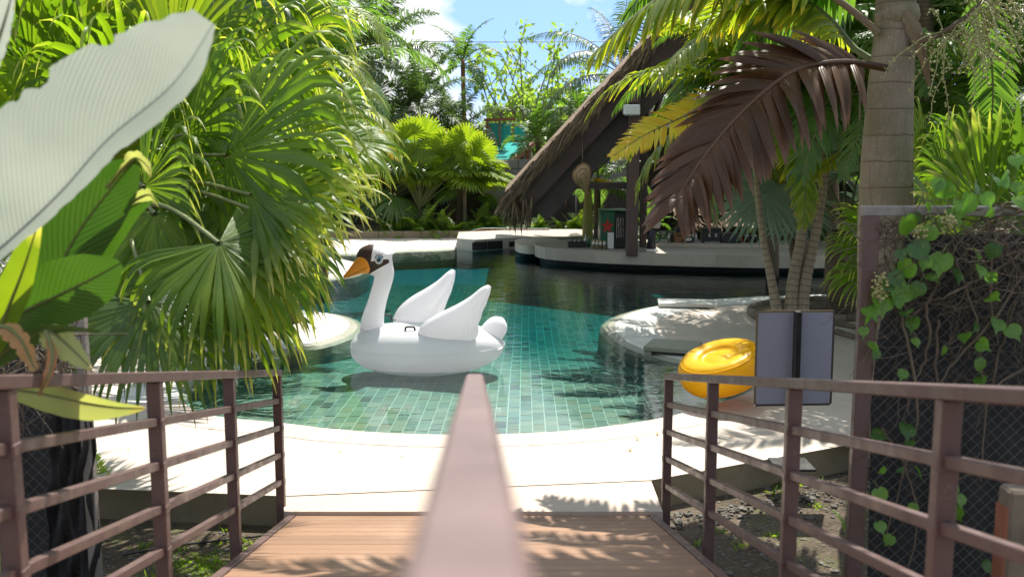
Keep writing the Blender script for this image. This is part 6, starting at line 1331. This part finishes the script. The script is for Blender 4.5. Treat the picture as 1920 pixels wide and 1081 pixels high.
VL = [(1772, 355, 40), (1815, 378, 40), (1885, 335, 34), (1850, 372, 34), (1700, 420, 44), (1742, 436, 34), (1765, 425, 24), (1722, 466, 46), (1702, 502, 42), (1765, 490, 42), (1792, 512, 40), (1690, 475, 26), (1680, 512, 26), (1832, 475, 34), (1862, 468, 34), (1838, 505, 36), (1858, 520, 30), (1860, 558, 32), (1870, 606, 34), (1898, 620, 36), (1830, 612, 26), (1810, 630, 28), (1842, 645, 30), (1836, 682, 28), (1838, 712, 30), (1692, 545, 44), (1722, 540, 40), (1686, 568, 30), (1652, 562, 50), (1632, 584, 36), (1620, 620, 30), (1636, 650, 30), (1642, 662, 24), (1700, 585, 36), (1712, 604, 32), (1645, 815, 36), (1700, 805, 34), (1706, 830, 30), (1722, 884, 34), (1650, 926, 38), (1800, 935, 30), (1780, 916, 34), (1790, 958, 32), (1650, 986, 28), (1850, 1060, 28), (1668, 1010, 26), (1680, 520, 30), (1745, 520, 34), (1665, 535, 30), (1735, 490, 30), (1906, 350, 34), (1760, 1000, 26), (1625, 600, 26), (1905, 300, 34), (1830, 352, 36), (1868, 338, 30), (1795, 382, 32), (1740, 388, 28), (1910, 378, 34), (1858, 398, 26), (1720, 404, 30), (1760, 345, 28), (1790, 400, 30), (1875, 1040, 26), (1716, 640, 22), (1693, 700, 22), (1688, 880, 22), (1712, 950, 20), (1770, 655, 22), (1655, 880, 20)]
r = np.random.default_rng(21)
for px, py, s_ in VL:
    q = P(px, py, YFE - .03 - r.uniform(.01, .09)); o = obj('leaf', HM_ if r.random() < .6 else HM2, cr_, q); k_ = s_ / FPX * YFE * r.uniform(.7, 1.15)
    o.scale = (k_, k_, k_); o.rotation_euler = (R_(68) + r.normal(0, .42), r.normal(0, .5), r.normal(0, .6))
TW = [[(1925, 468), (1850, 515), (1790, 548), (1735, 570), (1722, 568)], [(1735, 570), (1742, 650), (1715, 720), (1700, 770)], [(1925, 395), (1840, 415), (1790, 470), (1745, 560), (1700, 600)], [(1925, 395), (1870, 385), (1800, 398), (1700, 404)], [(1925, 388), (1890, 380), (1865, 398), (1760, 395)], [(1905, 560), (1880, 640), (1850, 760), (1840, 900)], [(1925, 505), (1870, 590), (1780, 690), (1740, 760)], [(1760, 600), (1755, 700), (1770, 820), (1740, 960)], [(1690, 590), (1720, 760), (1690, 900), (1660, 1000)], [(1660, 480), (1690, 560), (1720, 640)], [(1650, 560), (1640, 640), (1640, 700)], [(1790, 480), (1830, 600), (1840, 720)], [(1920, 690), (1860, 730), (1830, 800)], [(1650, 800), (1690, 860), (1720, 960), (1700, 1080)], [(1920, 905), (1850, 880), (1780, 905)], [(1860, 450), (1858, 560), (1870, 640)]]
for c_ in TW:
    w_ = catmull([P(a_[0], a_[1], YFE - .035 + r.normal(0, .02)) for a_ in c_], 6); w_ = w_ + r.normal(0, .004, w_.shape); mb = MB(); mb.tube(w_, np.linspace(.008, .003, len(w_)), 6, caps=False); mb.build('stem', M['twig'], cr_, loc=w_[0])
mb = MB()
for _ in range(420):
    x_ = r.uniform(1640, 2100); y_ = min(1000, 400 + abs(r.normal(0, 150))); p_ = [P(x_, y_, YFE + r.uniform(-.05, .10))]; d = nrm(r.normal(0, 1, 3) * A(1, .15, .8) + A(0, 0, -.3))
    for _k in range(7): d = nrm(d + r.normal(0, .35, 3) * A(1, .2, 1)); p_.append(p_[-1] + d * r.uniform(.03, .07))
    mb.tube(np.array(p_), np.linspace(.0028, .001, len(p_)), 4, caps=False)
tag(mb.build('twig_tangle', M['twig'], cr_, loc=(xp, YFE, 1)), kind='stuff')
for (px, py) in ((1652, 545), (1725, 437), (1775, 415), (1655, 530)):
    q = P(px, py, YFE - .08); mb = MB()
    for _ in range(60): mb.add(iv * r.uniform(.004, .009) + q + r.normal(0, .018, 3), fi)
    tag(mb.build('flower_cluster', M['fruit'], cr_, loc=q), kind='stuff')
# ---- small weeds in the soil
mb = MB(); r = np.random.default_rng(31)
def tuft(x_, y_, n_, h_):
    b = np.tile(A(x_, y_, -.21), (n_, 1)) + r.normal(0, .03, (n_, 3)) * A(1, 1, 0); d = nrm(r.normal(0, .6, (n_, 3)) + A(0, 0, 1)); ts = np.array([0, .5, 1.])
    add_ribbons(mb, ribbons(b, d, r.normal(0, 1, (n_, 3)), h_ * r.uniform(.5, 1.2, n_), .012, ts, np.array([.8, 1, .1]), .6, ts, .1), ts, thin=True)
for _ in range(60): tuft(r.uniform(1.2, 3.4), r.uniform(3.8, 8.0), 14, .07)
for _ in range(45):
    q = G(r.normal(1420, 60), r.normal(905, 8), -.21); tuft(q[0], q[1], 22, .05)
for _ in range(70):
    q = G(r.normal(385, 35), r.normal(1055, 14), -.21); tuft(q[0], q[1], 12, .022)
for _ in range(50): tuft(r.uniform(-3.6, -1.6), r.uniform(4.6, 7.2), 14, .06)
tag(mb.build('weeds', M['fern'], loc=(0, 6, -.21)), kind='stuff')
for px, py, s_, lab in ((192, 945, .75, 'single bright fern at the terrace edge beside the black cloth'), (1590, 1010, .4, 'small green seedling at the foot of the brown fence post')):
    b = G(px, py, -.21); t = thing('fern', b, lab, 'fern'); crown(t, b, F_fern, 7, s_)
p_ = catmull([G(a_[0], a_[1], -.195) for a_ in ((230, 1040), (330, 1022), (420, 1012), (520, 1000))], 6); mb = MB(); mb.tube(p_, .008, 6); tag(mb.build('irrigation_pipe', M['black']), 'thin black irrigation pipe lying on the soil below the railing', 'pipe')
# fallen leaf bits on the paving
mb = MB(); r = np.random.default_rng(77); n = 70
fx = r.uniform(-3.2, 3.4, n); fy_ = r.uniform(7.6, 12.5, n); okk = ~inpoly(fx, fy_, pool + pn * .12) & inpoly(fx, fy_, np.array(terr))
fx, fy_ = fx[okk], fy_[okk]; n = len(fx); d = r.normal(0, 1, (n, 3)) * A(1, 1, .08); ts = np.array([0, .5, 1.])
add_ribbons(mb, ribbons(np.stack([fx, fy_, np.full(n, .034)], 1), d, np.cross(nrm(d), A(0, 0, 1)), r.uniform(.03, .09, n), r.uniform(.012, .03, n), ts, np.array([.3, 1, .1]), 0, ts, .1), ts)
tag(mb.build('leaf_litter', M['dry'], loc=(0, 8, .02)), kind='stuff')
